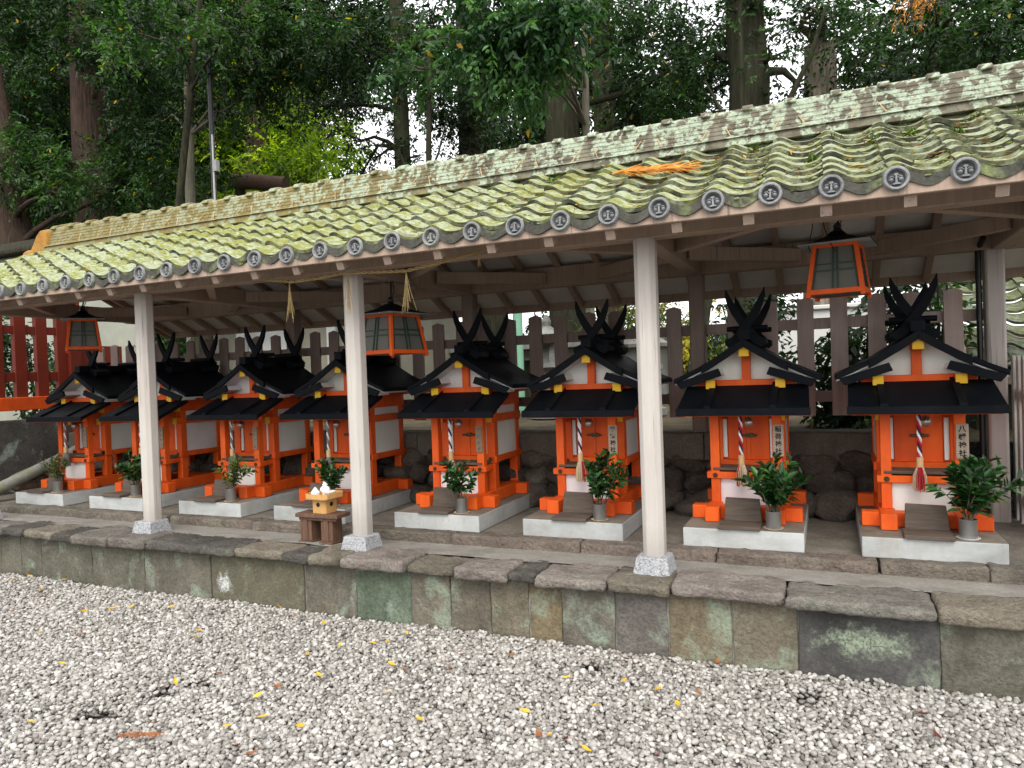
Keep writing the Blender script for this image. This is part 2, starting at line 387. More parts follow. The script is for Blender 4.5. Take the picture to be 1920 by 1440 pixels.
def norm(a): return a / np.maximum(np.linalg.norm(a, axis=-1, keepdims=True), 1e-6)
def leaf_arrays(P, D, U, L, W, bend=.15):
    """folded six-point leaves: base P, direction D, up U"""
    D = norm(D); Sd = norm(np.cross(D, U)); Un = norm(np.cross(Sd, D))
    L = L[:, None]; W = W[:, None]
    base = P; tip = P + D * L - Un * L * bend
    l1 = P + D * L * .35 + Sd * W * .5 + Un * W * .18; l2 = P + D * L * .72 + Sd * W * .36 + Un * W * .1 - Un * L * bend * .4
    r1 = P + D * L * .35 - Sd * W * .5 + Un * W * .18; r2 = P + D * L * .72 - Sd * W * .36 + Un * W * .1 - Un * L * bend * .4
    V = np.stack([base, l1, l2, tip, r2, r1], 1).reshape(-1, 3)
    n = len(P); i = np.arange(n)[:, None] * 6
    F = np.concatenate([i + np.array([[0, 1, 2, 3]]), i + np.array([[0, 3, 4, 5]])], 1).reshape(-1, 4)
    return V, F
def foliage(clumps, dens, leaf=.10, wr=.42, per=11, tw=.42, droop=.25, rng=RNG, shell=.55):
    """twigs with alternate leaves scattered through ellipsoid clumps (x,y,z,r)"""
    Ps, Ds, Us, Ls, Sh = [], [], [], [], []
    for (x, y, z, r) in clumps:
        n = max(6, int(dens * r * r))
        u = norm(rng.normal(size=(n, 3))); rad = (shell + (1 - shell) * rng.random((n, 1))) ** 1.0 * r
        # a few sub-clusters make an uneven outline
        k = max(3, int(n / 22)); cen = norm(rng.normal(size=(k, 3))) * r * (.35 + .6 * rng.random((k, 1)))
        pick = rng.integers(0, k, n)
        p0 = np.where(rng.random((n, 1)) < .72, cen[pick] + rng.normal(size=(n, 3)) * r * .22, u * rad)
        p0 = p0 * np.array([1.12, 1.0, .86]) + np.array([x, y, z])
        d = norm(u * .8 + rng.normal(size=(n, 3)) * .6 + np.array([0, -.1, -droop]))
        up = norm(np.array([0, -.15, 1.]) + rng.normal(size=(n, 3)) * .35)
        side = norm(np.cross(d, up))
        csh = np.clip(.48 + .34 * rng.normal(size=k), .0, 1.)[pick]  # wide tone spread per cluster, part of the painted leaf shadow and highlight
        for j in range(per):
            t = (j + 1) / per
            s = 1 if j % 2 else -1
            pos = p0 + d * tw * t * rng.uniform(.85, 1.15, (n, 1)) - np.array([0, 0, 1.]) * droop * tw * t * t * .5
            ld = norm(d * .55 + side * s * .85 + np.array([0, 0, -droop]) + rng.normal(size=(n, 3)) * .28)
            lu = norm(up + rng.normal(size=(n, 3)) * .4)
            Ps.append(pos); Ds.append(ld); Us.append(lu); Ls.append(leaf * rng.uniform(.65, 1.25, n))
            Sh.append(np.clip(csh * .62 + .38 * rng.random(n), 0, .95))
    P = np.concatenate(Ps); D = np.concatenate(Ds); U = np.concatenate(Us); L = np.concatenate(Ls); s = np.concatenate(Sh)
    s = np.where(rng.random(len(s)) < .004, 1.0, s)
    V, F = leaf_arrays(P, D, U, L, L * wr)
    return V, F, np.repeat(s, 6)

# ------------------------------------------------------------------ camera, light, world
f_px, yaw, pitch, roll = 1348.8, .4142, -.0146, -.0358
cy, sy = math.cos(yaw), math.sin(yaw)
fw = Vector((-sy * math.cos(pitch), cy * math.cos(pitch), math.sin(pitch)))
rt = Vector((cy, sy, 0)); up = rt.cross(fw)
r2 = rt * math.cos(roll) + up * math.sin(roll); u2 = -rt * math.sin(roll) + up * math.cos(roll)
cam = bpy.data.cameras.new('camera'); co = bpy.data.objects.new('camera', cam); COL.objects.link(co)
cam.sensor_width = 36; cam.lens = 36 * f_px / 1920; cam.clip_end = 2000; cam.clip_start = .05
mx = Matrix((r2, u2, -fw)).transposed().to_4x4(); mx.translation = Vector((0, -3.642, 1.5)); co.matrix_world = mx
S.camera = co

SUN_EL, SUN_AZ = R(50), R(158)          # azimuth measured from +Y, clockwise: behind the camera, to the right
W = bpy.data.worlds.new('World'); S.world = W; W.use_nodes = True
nt = W.node_tree; nt.nodes.clear()
sky = nt.nodes.new('ShaderNodeTexSky'); sky.sky_type = 'NISHITA'; sky.sun_disc = False
sky.sun_elevation = SUN_EL; sky.sun_rotation = SUN_AZ; sky.air_density = 1.5; sky.dust_density = 4.0; sky.ozone_density = 1.0
hs = nt.nodes.new('ShaderNodeHueSaturation'); hs.inputs['Saturation'].default_value = .22
cl = nt.nodes.new('ShaderNodeMix'); cl.data_type = 'RGBA'; cl.inputs[0].default_value = .55; cl.inputs[7].default_value = (10.4, 10.4, 10.5, 1)
bg = nt.nodes.new('ShaderNodeBackground'); bg.inputs['Strength'].default_value = .25
wo = nt.nodes.new('ShaderNodeOutputWorld')
nt.links.new(sky.outputs[0], hs.inputs['Color']); nt.links.new(hs.outputs[0], cl.inputs[6]); nt.links.new(cl.outputs[2], bg.inputs[0]); nt.links.new(bg.outputs[0], wo.inputs[0])
sl = bpy.data.lights.new('sun', 'SUN'); sl.energy = 1.6; sl.angle = R(26); sl.color = (1.0, .93, .83)
so = bpy.data.objects.new('sun', sl); COL.objects.link(so)
sd = Vector((math.sin(SUN_AZ) * math.cos(SUN_EL), math.cos(SUN_AZ) * math.cos(SUN_EL), math.sin(SUN_EL)))
so.rotation_euler = sd.to_track_quat('Z', 'Y').to_euler(); so.location = (4, -6, 9)
S.view_settings.view_transform = 'Standard'; S.view_settings.look = 'None'; S.view_settings.exposure = 0; S.view_settings.gamma = 1
S.cycles.use_denoising = True; S.cycles.max_bounces = 6; S.cycles.diffuse_bounces = 4; S.cycles.transparent_max_bounces = 6
S.cycles.caustics_reflective = False; S.cycles.caustics_refractive = False

# ------------------------------------------------------------------ ground and gravel
m = MB(); m.add([(-400, -400, -.03), (400, -400, -.03), (400, 400, -.03), (-400, 400, -.03)], [(0, 1, 2, 3)])
tag(m.build('ground', 'ground', fix=False), None, None, kind='structure')

soil = [(-3.08, -1.43, .085), (-3.0, -1.18, .06), (-2.9, -1.04, .05), (-1.11, -.21, .06), (-.1, -.2, .07), (-.15, -.27, .06), (-3.14, -1.47, .06), (-3.02, -1.12, .05), (-1.15, -.19, .05)]
sp = .0168
gx, gy = np.meshgrid(np.arange(-8.6, 2.6, sp), np.arange(-2.35, .045, sp))
P1 = np.stack([gx.ravel(), gy.ravel()], 1)
# keep what lies in front of the camera with a wide margin
ang = np.degrees(np.arctan2(-(P1[:, 0]), P1[:, 1] + 3.642)) - math.degrees(yaw)
P1 = P1[(ang > -50) & (ang < 60) & (P1[:, 1] > -2.05 + .10 * P1[:, 0])]
pts = []; lay = []
for layer, (zz, keep) in enumerate(((-.012, 1.), (.003, .95), (.014, .34))):
    q = P1[RNG.random(len(P1)) < keep] + RNG.uniform(-.5, .5, (int(0), 2)) if False else P1[RNG.random(len(P1)) < keep]
    q = q + RNG.normal(0, .0075, q.shape) + layer * .009
    z = zz + RNG.uniform(-.003, .005, len(q)) + .006 * np.sin(q[:, 0] * 3.1 + np.cos(q[:, 1] * 4)) 
    pts.append(np.column_stack([q, z, np.full(len(q), (.35, .72, 1.)[layer])]))  # lower layers get a darker colour, painting shade into the gaps between pebbles
pts = np.concatenate(pts)
far = pts[:, 0] < -5.2
pts = pts[~far | (RNG.random(len(pts)) < .75)]
for (sx, sy_, sr) in soil:
    d = np.hypot((pts[:, 0] - sx) * .8, (pts[:, 1] - sy_) * 1.15); pts = pts[d > sr * RNG.uniform(.35, 1.2, len(pts))]
pts = pts[pts[:, 1] < .038]
npb = len(pts)
me = bpy.data.meshes.new('gravel'); me.vertices.add(npb); me.vertices.foreach_set('co', pts[:, :3].astype(np.float32).ravel())
rot = np.column_stack([RNG.normal(0, .45, npb), RNG.normal(0, .45, npb), RNG.uniform(0, 6.28, npb)]).astype(np.float32)
sz = RNG.lognormal(0, .2, npb) * .0100
scl = np.column_stack([sz * RNG.uniform(1.0, 1.5, npb), sz * RNG.uniform(.8, 1.1, npb), sz * RNG.uniform(.62, .9, npb)]).astype(np.float32)
for nm, arr in (('rot', rot), ('scl', scl)):
    a = me.attributes.new(nm, 'FLOAT_VECTOR', 'POINT'); a.data.foreach_set('vector', arr.ravel())
a = me.attributes.new('shade', 'FLOAT', 'POINT'); a.data.foreach_set('value', np.clip(RNG.beta(2.6, 1.7, npb) * pts[:, 3], 0, 1).astype(np.float32))
gob = bpy.data.objects.new('gravel', me); COL.objects.link(gob); me.materials.append(M['pebble'])
tag(gob, 'white and grey rounded pebbles covering the ground before the stone platform', 'gravel', kind='stuff')
gn = bpy.data.node_groups.new('pebble_scatter', 'GeometryNodeTree')
gn.interface.new_socket('Geometry', in_out='INPUT', socket_type='NodeSocketGeometry'); gn.interface.new_socket('Geometry', in_out='OUTPUT', socket_type='NodeSocketGeometry')
def G(t, **k):
    x = gn.nodes.new(t)
    for a_, b_ in k.items(): setattr(x, a_, b_)
    return x
gi = G('NodeGroupInput'); go = G('NodeGroupOutput'); ip = G('GeometryNodeInstanceOnPoints'); ico = G('GeometryNodeMeshIcoSphere')
ico.inputs['Radius'].default_value = 1; ico.inputs['Subdivisions'].default_value = 2
sp_ = G('GeometryNodeSetPosition'); no = G('ShaderNodeTexNoise'); no.inputs['Scale'].default_value = .9; no.inputs['Detail'].default_value = 1
nv = G('ShaderNodeVectorMath', operation='SUBTRACT'); nv.inputs[1].default_value = (.5, .5, .5)
ns = G('ShaderNodeVectorMath', operation='SCALE'); ns.inputs['Scale'].default_value = .6
ss = G('GeometryNodeSetShadeSmooth'); sm = G('GeometryNodeSetMaterial'); sm.inputs['Material'].default_value = M['pebble']
ar = G('GeometryNodeInputNamedAttribute', data_type='FLOAT_VECTOR'); ar.inputs[0].default_value = 'rot'
as_ = G('GeometryNodeInputNamedAttribute', data_type='FLOAT_VECTOR'); as_.inputs[0].default_value = 'scl'
er = G('FunctionNodeEulerToRotation')
lk = gn.links.new
lk(no.outputs['Color'], nv.inputs[0]); lk(nv.outputs[0], ns.inputs[0]); lk(ico.outputs[0], sp_.inputs['Geometry']); lk(ns.outputs[0], sp_.inputs['Offset'])
lk(sp_.outputs[0], ss.inputs['Geometry']); lk(ss.outputs[0], sm.inputs['Geometry']); lk(gi.outputs[0], ip.inputs['Points']); lk(sm.outputs[0], ip.inputs['Instance'])
lk(ar.outputs['Attribute'], er.inputs[0]); lk(er.outputs[0], ip.inputs['Rotation']); lk(as_.outputs['Attribute'], ip.inputs['Scale']); lk(ip.outputs[0], go.inputs[0])
md = gob.modifiers.new('pebbles', 'NODES'); md.node_group = gn

# fallen leaves, each one an object
def leaf_mesh(name, mat, L, Wd, curl):
    b = MB(); n = 7; prof = [0, .55, .88, 1., .86, .5, 0]
    for i in range(n):
        t = i / (n - 1); w = prof[i] * Wd / 2; z = curl * (t - .5) ** 2 * 4
        b.v += [(t * L - L / 2, -w, z + abs(w) * .35), (t * L - L / 2, 0, z), (t * L - L / 2, w, z + abs(w) * .35)]
    for i in range(n - 1):
        for j in (0, 1): b.f.append((i * 3 + j, i * 3 + 3 + j, i * 3 + 4 + j, i * 3 + 1 + j))
    b.tube([(-L / 2, 0, curl), (-L / 2 - L * .25, .004, curl + .006)], .0012, 4)
    return b.build(name, mat, smooth=60, fix=False)
LV = [(-5.83, 0), (-5.44, .01), (-5.83, -.14), (-5.12, -.33), (-5.38, -.21), (-4.54, -.47), (-5.02, -.62), (-4.44, -.82), (-4.14, -.79), (-4.4, -.37), (-4.3, -.31), (-3.69, -.57), (-3.41, -.59), (-3.48, -.5), (-3.8, -1.12), (-4.03, -.22), (-3.31, .0), (-3.09, -.13), (-2.83, -.16), (-2.35, -.34), (-2.29, -.29), (-2.25, -.15), (-2.6, -.59), (-2.36, -.79), (-2.49, -1.07), (-1.92, -.84), (-1.64, -1.02), (-2.1, -1.24), (-2.72, -1.44), (-2.23, -1.47), (-2.13, -1.49), (-2.4, -1.35), (-2.31, -1.23), (-1.98, -.6), (-1.77, -.51), (-2.09, -.55), (-1.8, -.33), (-2.87, -.94), (-1.55, -.25), (-1.24, -.8), (-1.11, -.97), (-1.07, -.96), (-.9, -1.01), (-1.0, -.97), (-.97, -.65), (-.92, -.36), (-.98, -.11), (-.75, -.4), (-.57, -.38), (.35, -.46), (-.63, -.97), (-.64, -.52), (-3.0, -1.09), (-2.47, -.96), (-2.51, -.42), (-3.12, -1.72), (-3.27, -1.62), (.32, -.28), (-.54, .0), (-1.19, -.42)]
KIND = 'yyybyybybyybyyyyybyyyyyyyyyybrbyybbyrbbybyyryybybrryybybyrby'
info = {'y': ('small yellow fallen leaf lying on the pale gravel', 'yellow leaves fallen on the gravel'), 'b': ('small brown curled fallen leaf lying on the pale gravel', 'brown leaves fallen on the gravel'), 'r': ('small dark red fallen leaf lying on the pale gravel', 'dark red leaves fallen on the gravel')}
first = {}
for (lx, ly), k in zip(LV, KIND):
    if k not in first:
        o = leaf_mesh('fallen_leaf', {'y': 'leaf_yellow', 'b': 'leaf_brown', 'r': 'leaf_red'}[k], .062, .026, {'y': .006, 'b': .014, 'r': .01}[k]); first[k] = o
        tag(o, info[k][0], 'leaf', info[k][1])
    else:
        o = first[k].copy(); COL.objects.link(o)
    o.location = (lx, ly, .034); s = random.uniform(.65, 1.05); o.scale = (s, s, s)
    o.rotation_euler = (random.gauss(0, .25), random.gauss(0, .2), random.uniform(0, 6.28))
def frond(name, mat, L, n, spread, seedv):
    rg = random.Random(seedv); b = MB()
    b.tube([(-L / 2, 0, .01), (0, .01, .02), (L / 2, 0, .012)], [.005, .004, .002], 5)
    for i in range(n):
        t = rg.uniform(-.48, .5) * L; a = rg.choice((-1, 1)) * rg.uniform(.25, .8); l = spread * rg.uniform(.5, 1.1)
        p = Vector((t, 0, .014)); d = Vector((math.cos(a), math.sin(a), rg.uniform(-.05, .3)))
        b.tube([p, p + d * l * .5, p + d * l + Vector((0, 0, -.01))], [.0035, .003, .001], 4)
    return b.build(name, mat)
o = frond('dry_frond', 'leaf_brown', .16, 40, .035, 3); o.location = (-2.69, -1.555, .03); o.rotation_euler = (0, .05, .5)
tag(o, 'dry brown cedar sprig lying on the gravel at the front left', 'dry sprig')

# ------------------------------------------------------------------ stone platform
pl = thing('stone_platform', 'low stone platform of tuff blocks with a projecting rough coping and a raised inner kerb', 'platform', (-2.8, .4, 0))
PO = (2.8, -.4, 0)
def rock(mb_box, mat, name, tint, parent, off, bev, jit, seed, cuts=2):
    """box subdivided, bevelled and roughened"""
    rg = random.Random(seed)
    bm = bmesh.new(); x0, x1, y0, y1, z0, z1 = mb_box
    bmesh.ops.create_cube(bm, size=1)
    for v in bm.verts: v.co = Vector(((x0 + x1) / 2 + v.co.x * (x1 - x0), (y0 + y1) / 2 + v.co.y * (y1 - y0), (z0 + z1) / 2 + v.co.z * (z1 - z0)))
    for v in bm.verts: v.co += Vector((rg.uniform(-1, 1) * .004, rg.uniform(-1, 1) * jit * 1.3, rg.uniform(-1, 1) * jit))
    bmesh.ops.bevel(bm, geom=list(bm.edges), offset=bev, segments=3, affect='EDGES', profile=.6)
    thr = .030 if jit > .005 else .045
    for _ in range(5):
        es = [e for e in bm.edges if e.calc_length() > thr * 1.6]
        if not es: break
        bmesh.ops.subdivide_edges(bm, edges=es, cuts=1, use_grid_fill=True)
    bm.normal_update(); sd3 = Vector((seed * 3.7, seed * 1.9, 0)); am = jit * 1.5
    mv = []
    for v in bm.verts:
        q = v.co + sd3
        h = mnoise.fractal(q * 9, .7, 2.1, 3) * .8 + mnoise.fractal(q * 34, .8, 2.1, 2) * .45
        c_ = mnoise.cell(q * 26) * .35
        mv.append(v.normal * (h + c_) * am)
    for v, d_ in zip(bm.verts, mv): v.co += d_ + Vector(off)
    me = bpy.data.meshes.new(name); bm.to_mesh(me); bm.free()
    me.polygons.foreach_set('use_smooth', [True] * len(me.polygons)); me.materials.append(M[mat])
    o = bpy.data.objects.new(name, me); COL.objects.link(o); o.parent = parent; o.color = (*tint, 1); return o
cx = [-8.6, -8.1, -7.5, -7.0, -6.55, -6.155, -5.872, -5.525, -5.285, -4.886, -4.504, -3.661, -3.249, -3.043, -2.795, -2.328, -2.005, -1.662, -1.496, -1.095, -.766, -.217, .412, 1.0, 1.7]
ct = dict(dk=(.48, .48, .47), tn=(1.0, .95, .82), br=(.88, .86, .83), pk=(1.15, 1.08, 1.06), ol=(.80, .77, .66), gy=(.98, .98, .95))
cc = ['br', 'gy', 'tn', 'br', 'gy', 'dk', 'tn', 'dk', 'br', 'br', 'dk', 'tn', 'dk', 'tn', 'pk', 'ol', 'pk', 'dk', 'pk', 'ol', 'pk', 'gy', 'tn', 'br']
for i in range(len(cx) - 1):
    rg = random.Random(i); fy = -.03 + rg.uniform(-.02, .02)
    rock((cx[i] + .003, cx[i + 1] - .003, fy, .27 + rg.uniform(-.03, .02), .333 + rg.uniform(-.006, .006), .402 + rg.uniform(-.008, .004)), 'coping', 'coping_stone', ct[cc[i]], pl, PO, .024, .006, i)
wx = [-8.6, -7.9, -7.2, -6.7, -6.271, -6.018, -5.766, -5.542, -5.163, -4.6, -3.952, -3.143, -2.738, -2.331, -2.065, -1.804, -1.567, -1.373, -1.067, -.79, -.471, -.165, .427, 1.05, 1.7]
wt = [(.9, .9, .8)] * 9 + [(.95, .93, .85), (.85, .9, .8), (1.0, .98, .9), (.85, 1.12, .92), (1.1, 1.05, .95), (.95, .9, .8), (1.08, 1.0, .85), (1.15, .98, .7), (1.1, 1.05, 1.0), (.95, .92, .95), (1.2, 1.06, .82), (1.15, 1.06, .9), (.8, .8, .8), (.9, .9, .82), (.9, .88, .8)]
for i in range(len(wx) - 1):
    rg = random.Random(100 + i)
    rock((wx[i] + .003, wx[i + 1] - .003, .05 + rg.uniform(-.006, .006), .3, -.06, .338), 'wall_block_white' if i == 10 else 'wall_block_green' if i == 21 else 'wall_block', 'wall_block', wt[i], pl, PO, .007, .0035, 200 + i)
MB().box(-8.6, 1.7, .064, .3, -.05, .332).build('mortar_backing', 'cement', pl, PO)
# cement gutter, inner kerb, floor
m = MB()
nx = 60
for i in range(nx + 1):
    x = -8.6 + 10.3 * i / nx; w = .012 * math.sin(i * 1.7) + .008 * math.sin(i * 3.9)
    m.v += [(x, .22, .398 + w * .3), (x, .36 + w, .385), (x, .52 + w, .366), (x, .70, .362)]
for i in range(nx):
    for j in range(3): m.f.append((i * 4 + j, i * 4 + 4 + j, i * 4 + 5 + j, i * 4 + 1 + j))
m.build('cement_gutter', 'cement', pl, PO, smooth=50)
kx = [-8.6, -7.2, -6.1, -5.0, -4.1, -3.15, -2.35, -1.45, -.62, .22, .72, 1.7]
kt = [(.8, .85, .75), (.8, .78, .7), (.9, .84, .76), (.95, .86, .78), (.9, .82, .74), (.85, .78, .7), (.95, .84, .76), (.98, .86, .8), (.9, .78, .72), (.95, .88, .8), (.9, .86, .78)]
for i in range(len(kx) - 1):
    rock((kx[i] + .003, kx[i + 1] - .003, .60 + random.uniform(-.012, .012), .745, .30, .431), 'coping', 'kerb_stone', kt[i], pl, PO, .016, .006, 300 + i)
MB().box(-8.6, 1.7, .74, 2.05, .2, .426).build('platform_floor', 'floorstone', pl, PO)

# ------------------------------------------------------------------ shelter
sh = thing('roofed_shelter', 'long open timber shelter with a mossy tiled roof over the row of small shrines', 'shelter', (-2.8, .25, .39))
SO = (2.8, -.25, -.39)
PX = [-6.79, -4.738, -2.815, -.892, 1.031]
X0, X1 = -7.06, 1.95
def octa(w, c): h = w / 2; return [(-h, -h + c), (-h + c, -h), (h - c, -h), (h, -h + c), (h, h - c), (h - c, h), (-h + c, h), (-h, h - c)]
b = MB().prism(octa(.116, .027), .480, 2.205, 'z'); pp = b.build('post', 'post', sh, bev=.003)
b = MB(); lo = [(-.105, -.10, .375), (.105, -.10, .375), (.105, .10, .375), (-.105, .10, .375)]; hi = [(-.083, -.08, .486), (.083, -.08, .486), (.083, .08, .486), (-.083, .08, .486)]
b.hexa(lo, hi); pb = b.build('granite_footing', 'granite', sh, bev=.006, seg=2)
bp = MB().prism(octa(.112, .012), .42, 2.195, 'z').build('post', 'post', sh, bev=.003)
for i, x in enumerate(PX):
    for j, (src, y) in enumerate(((pp, .25), (pb, .235), (bp, 1.914))):
        o = src if i == 0 else src.copy()
        if i: COL.objects.link(o)
        o.location = (x + SO[0] - (.03 if j == 2 and i == 4 else 0), y + SO[1], SO[2])
        if j == 2: o.color = (.50, .41, .37, 1) if x < 0 else (.95, .92, .92, 1)
MB().box(X0 + .05, X1 - .05, .195, .305, 2.2, 2.325).build('front_beam', 'beam', sh, SO, bev=.005)
MB().box(X0 + .05, X1 - .05, 1.86, 1.968, 2.192, 2.355).build('back_beam', 'beam', sh, SO, bev=.005)
MB().box(X0 + .05, X1 - .05, 1.03, 1.13, 2.63, 2.73).build('ridge_beam', 'beam', sh, SO, bev=.005)
tb = MB().box(-.05, .05, .305, 1.86, 2.185, 2.322).build('tie_beam', 'beam', sh, bev=.006)
kp = MB().box(-.045, .045, 1.035, 1.125, 2.32, 2.632).build('king_strut', 'beam', sh, bev=.004)
for i, x in enumerate(PX):
    for src in (tb, kp):
        o = src if i == 0 else src.copy()
        if i: COL.objects.link(o)
        o.location = (x + SO[0], SO[1], SO[2])
for x in PX:
    for s in (-1, 1):
        xe = x + s * .72
        if xe < X0 + .2 or xe > X1 - .1: continue
        MB().beam((x + s * .05, 1.25, 2.262), (xe, 1.862, 2.262), .07, .09).build('corner_brace', 'beam', sh, SO, bev=.004)
        MB().beam((x + s * .05, .88, 2.25), (x + s * .62, .304, 2.25), .06, .08).build('corner_brace', 'beam', sh, SO, bev=.004)
SL = .485
zr = lambda y: 2.185 + SL * (y + .1) if y <= 1.08 else 2.185 + SL * (2.26 - y)
fr = MB().beam((0, -.105, zr(-.105)), (0, 1.08, zr(1.08)), .047, .055).build('rafter', 'beam', sh, bev=.003)
br_ = MB().beam((0, 1.08, zr(1.08)), (0, 2.46, zr(2.46)), .047, .055).build('rafter', 'beam', sh, bev=.003)
fe = MB().beam((0, -.1065, zr(-.1065)), (0, -.101, zr(-.101)), .049, .057).build('rafter_end_cap', 'cap', fr)
k0 = -21; k1 = 5
for k in range(k0, k1 + 1):
    x = .012 + .3325 * k
    for src in (fr, br_):
        if k == k0: o = src
        else: o = copy_tree(src, sh)
        o.location = (x + SO[0], SO[1], SO[2])
for y0, y1 in ((-.125, 1.08), (1.08, 2.49)):
    z0, z1 = zr(y0) + .043, zr(y1) + .043
    MB().hexa([(X0 + .02, y0, z0 - .010), (X1 - .02, y0, z0 - .010), (X1 - .02, y1, z1 - .010), (X0 + .02, y1, z1 - .010)], [(X0 + .02, y0, z0 + .006), (X1 - .02, y0, z0 + .006), (X1 - .02, y1, z1 + .006), (X0 + .02, y1, z1 + .006)]).build('ceiling_board', 'ceiling', sh, SO)
MB().box(X0 + .02, X1 - .02, -.138, -.108, zr(-.12) + .026, zr(-.12) + .085).build('fascia', 'beam', sh, SO, bev=.003)
MB().box(X0 + .02, X1 - .02, 2.462, 2.50, zr(2.48) - .025, zr(2.48) + .085).build('fascia', 'beam', sh, SO, bev=.003)
for x, s in ((X0 + .03, -1), (X1 - .03, 1)):        # verge boards at the gable ends
    for y0, y1 in ((-.12, 1.08), (1.08, 2.48)):
        MB().beam((x, y0, zr(y0) + .02), (x, y1, zr(y1) + .02), .03, .15).build('verge_board', 'beam', sh, SO, bev=.003)

# tiles
PIT, XD = .2535, -5.542
def tile_field(xs, y_of, z_of, n_course, dirn, mat, name, parent, off, seed, pit=PIT, tilt=.024, amp=.0205):
    """S-shaped pantiles: xs crest positions, y_of/z_of give the course start"""
    rg = np.random.default_rng(seed); V = []; F = []
    T = np.linspace(-.13, .94, 15)
    hcurve = amp * (1 + np.cos(2 * np.pi * T)) + .004 * np.cos(4 * np.pi * T) + .015 * (1 - (T + .13) / 1.07)
    nT = len(T)
    for x in xs:
        for c in range(n_course):
            ya, yb = y_of(c), y_of(c + 1.12); za, zb = z_of(ya), z_of(yb)
            j = rg.normal(0, .0035, 4); dx = rg.normal(0, .003)
            fr_ = [(x + dx + t * pit, ya + j[0], za + h + tilt + j[1] + j[2] * t) for t, h in zip(T, hcurve)]
            mid = [(x + dx + t * pit, (ya + yb) / 2, (za + zb) / 2 + h + tilt * .52 + j[1] * .6) for t, h in zip(T, hcurve)]
            bk = [(x + dx + t * pit, yb, zb + h * .98 + .001 + j[3] * .5) for t, h in zip(T, hcurve)]
            lip = [(p[0], p[1] + .003 * dirn, p[2] - .021) for p in fr_]
            lf = [(fr_[0][0] - .001, fr_[0][1] + .002 * dirn, fr_[0][2] - .018), (mid[0][0] - .001, mid[0][1], mid[0][2] - .018), (bk[0][0] - .001, bk[0][1], bk[0][2] - .018)]
            b0 = len(V); V += lip + fr_ + mid + bk + lf
            for r_ in range(3):
                for k in range(nT - 1): F.append((b0 + r_ * nT + k, b0 + r_ * nT + k + 1, b0 + (r_ + 1) * nT + k + 1, b0 + (r_ + 1) * nT + k))
            l0 = b0 + 4 * nT
            F += [(l0, b0 + nT, b0 + 2 * nT, l0 + 1), (l0 + 1, b0 + 2 * nT, b0 + 3 * nT, l0 + 2)]
    if dirn < 0: F = [q[::-1] for q in F]
    V = np.array(V) + np.array(off)
    o = np_obj(name, V, F, mat, parent)
    o.data.polygons.foreach_set('use_smooth', [True] * len(o.data.polygons)); o.data.set_sharp_from_angle(angle=R(42))
    return o
xs = [XD + PIT * i for i in range(-6, 30)]
tz = lambda y: 2.258 + SL * (y + .146) if y <= 1.08 else 2.258 + SL * (2.306 - y)
EX = .1365
tile_field(xs, lambda c: -.148 + c * EX, tz, 8, 1, 'tile', 'roof_tiles', sh, SO, 3)
tile_field(xs, lambda c: 2.53 - c * EX * 1.16, tz, 9, -1, 'tile', 'roof_tiles', sh, SO, 4)
# eave end tiles: round end disc, hanging lip and crest
def eave_tile():
    b = MB(); b.lathe([(.0, .012), (.036, .012), (.0375, -.002), (.041, -.009), (.048, -.009), (.0525, -.003), (.053, .05), (.0, .05)], (0, 0, 0), 28, 'y')
    d = b.build('eave_tile', 'tile_end', sh, smooth=40)
    T = np.linspace(.17, .84, 12); b = MB()
    for t in T:
        z = .0205 * (1 + math.cos(2 * math.pi * t)) - .009
        b.v += [(t * PIT, .006, z + .008), (t * PIT, .006, z - .040 + .010 * abs(2 * t - 1)), (t * PIT, .022, z - .040 + .010 * abs(2 * t - 1)), (t * PIT, .022, z + .008)]
    for i in range(11):
        for j in range(4): b.f.append((i * 4 + j, i * 4 + (j + 1) % 4, i * 4 + 4 + (j + 1) % 4, i * 4 + 4 + j))
    b.f += [(0, 1, 2, 3), (44, 47, 46, 45)]
    b.build('hanging_lip', 'tile_lip', d, smooth=40)
    b = MB()
    b.prism([(-.0045, -.02), (.0045, -.02), (.0035, .014), (-.0035, .014)], -.004, .014)
    b.prism([(-.0105, .013), (.0105, .013), (.006, .021), (-.006, .021)], -.004, .014)
    b.prism([(-.017, -.026), (.017, -.026), (.010, -.019), (-.010, -.019)], -.004, .014)
    for s in (-1, 1):
        b.lathe([(.0, -.001), (.006, .002), (.011, .009), (.0115, .014), (.0, .014)], (s * .0185, 0, -.003), 14, 'y')
        b.tube([(s * .006, .004, .004), (s * .014, .003, .011), (s * .024, .004, .008)], .003, 6)
    b.build('crest', 'tile_end', d, smooth=40)
    b = MB().lathe([(.0, .0105), (.0362, .0105), (.0362, .02), (.0, .02)], (0, 0, 0), 24, 'y'); b.build('recess', 'tile_dark', d)
    return d
et = eave_tile()
for i in range(36):
    o = et if i == 0 else copy_tree(et, sh)
    o.location = (xs[i] + SO[0], -.155 + SO[1], 2.272 + random.gauss(0, .0025) + SO[2]); o.rotation_euler = (R(-3) + random.gauss(0, .02), random.gauss(0, .05), random.gauss(0, .03))
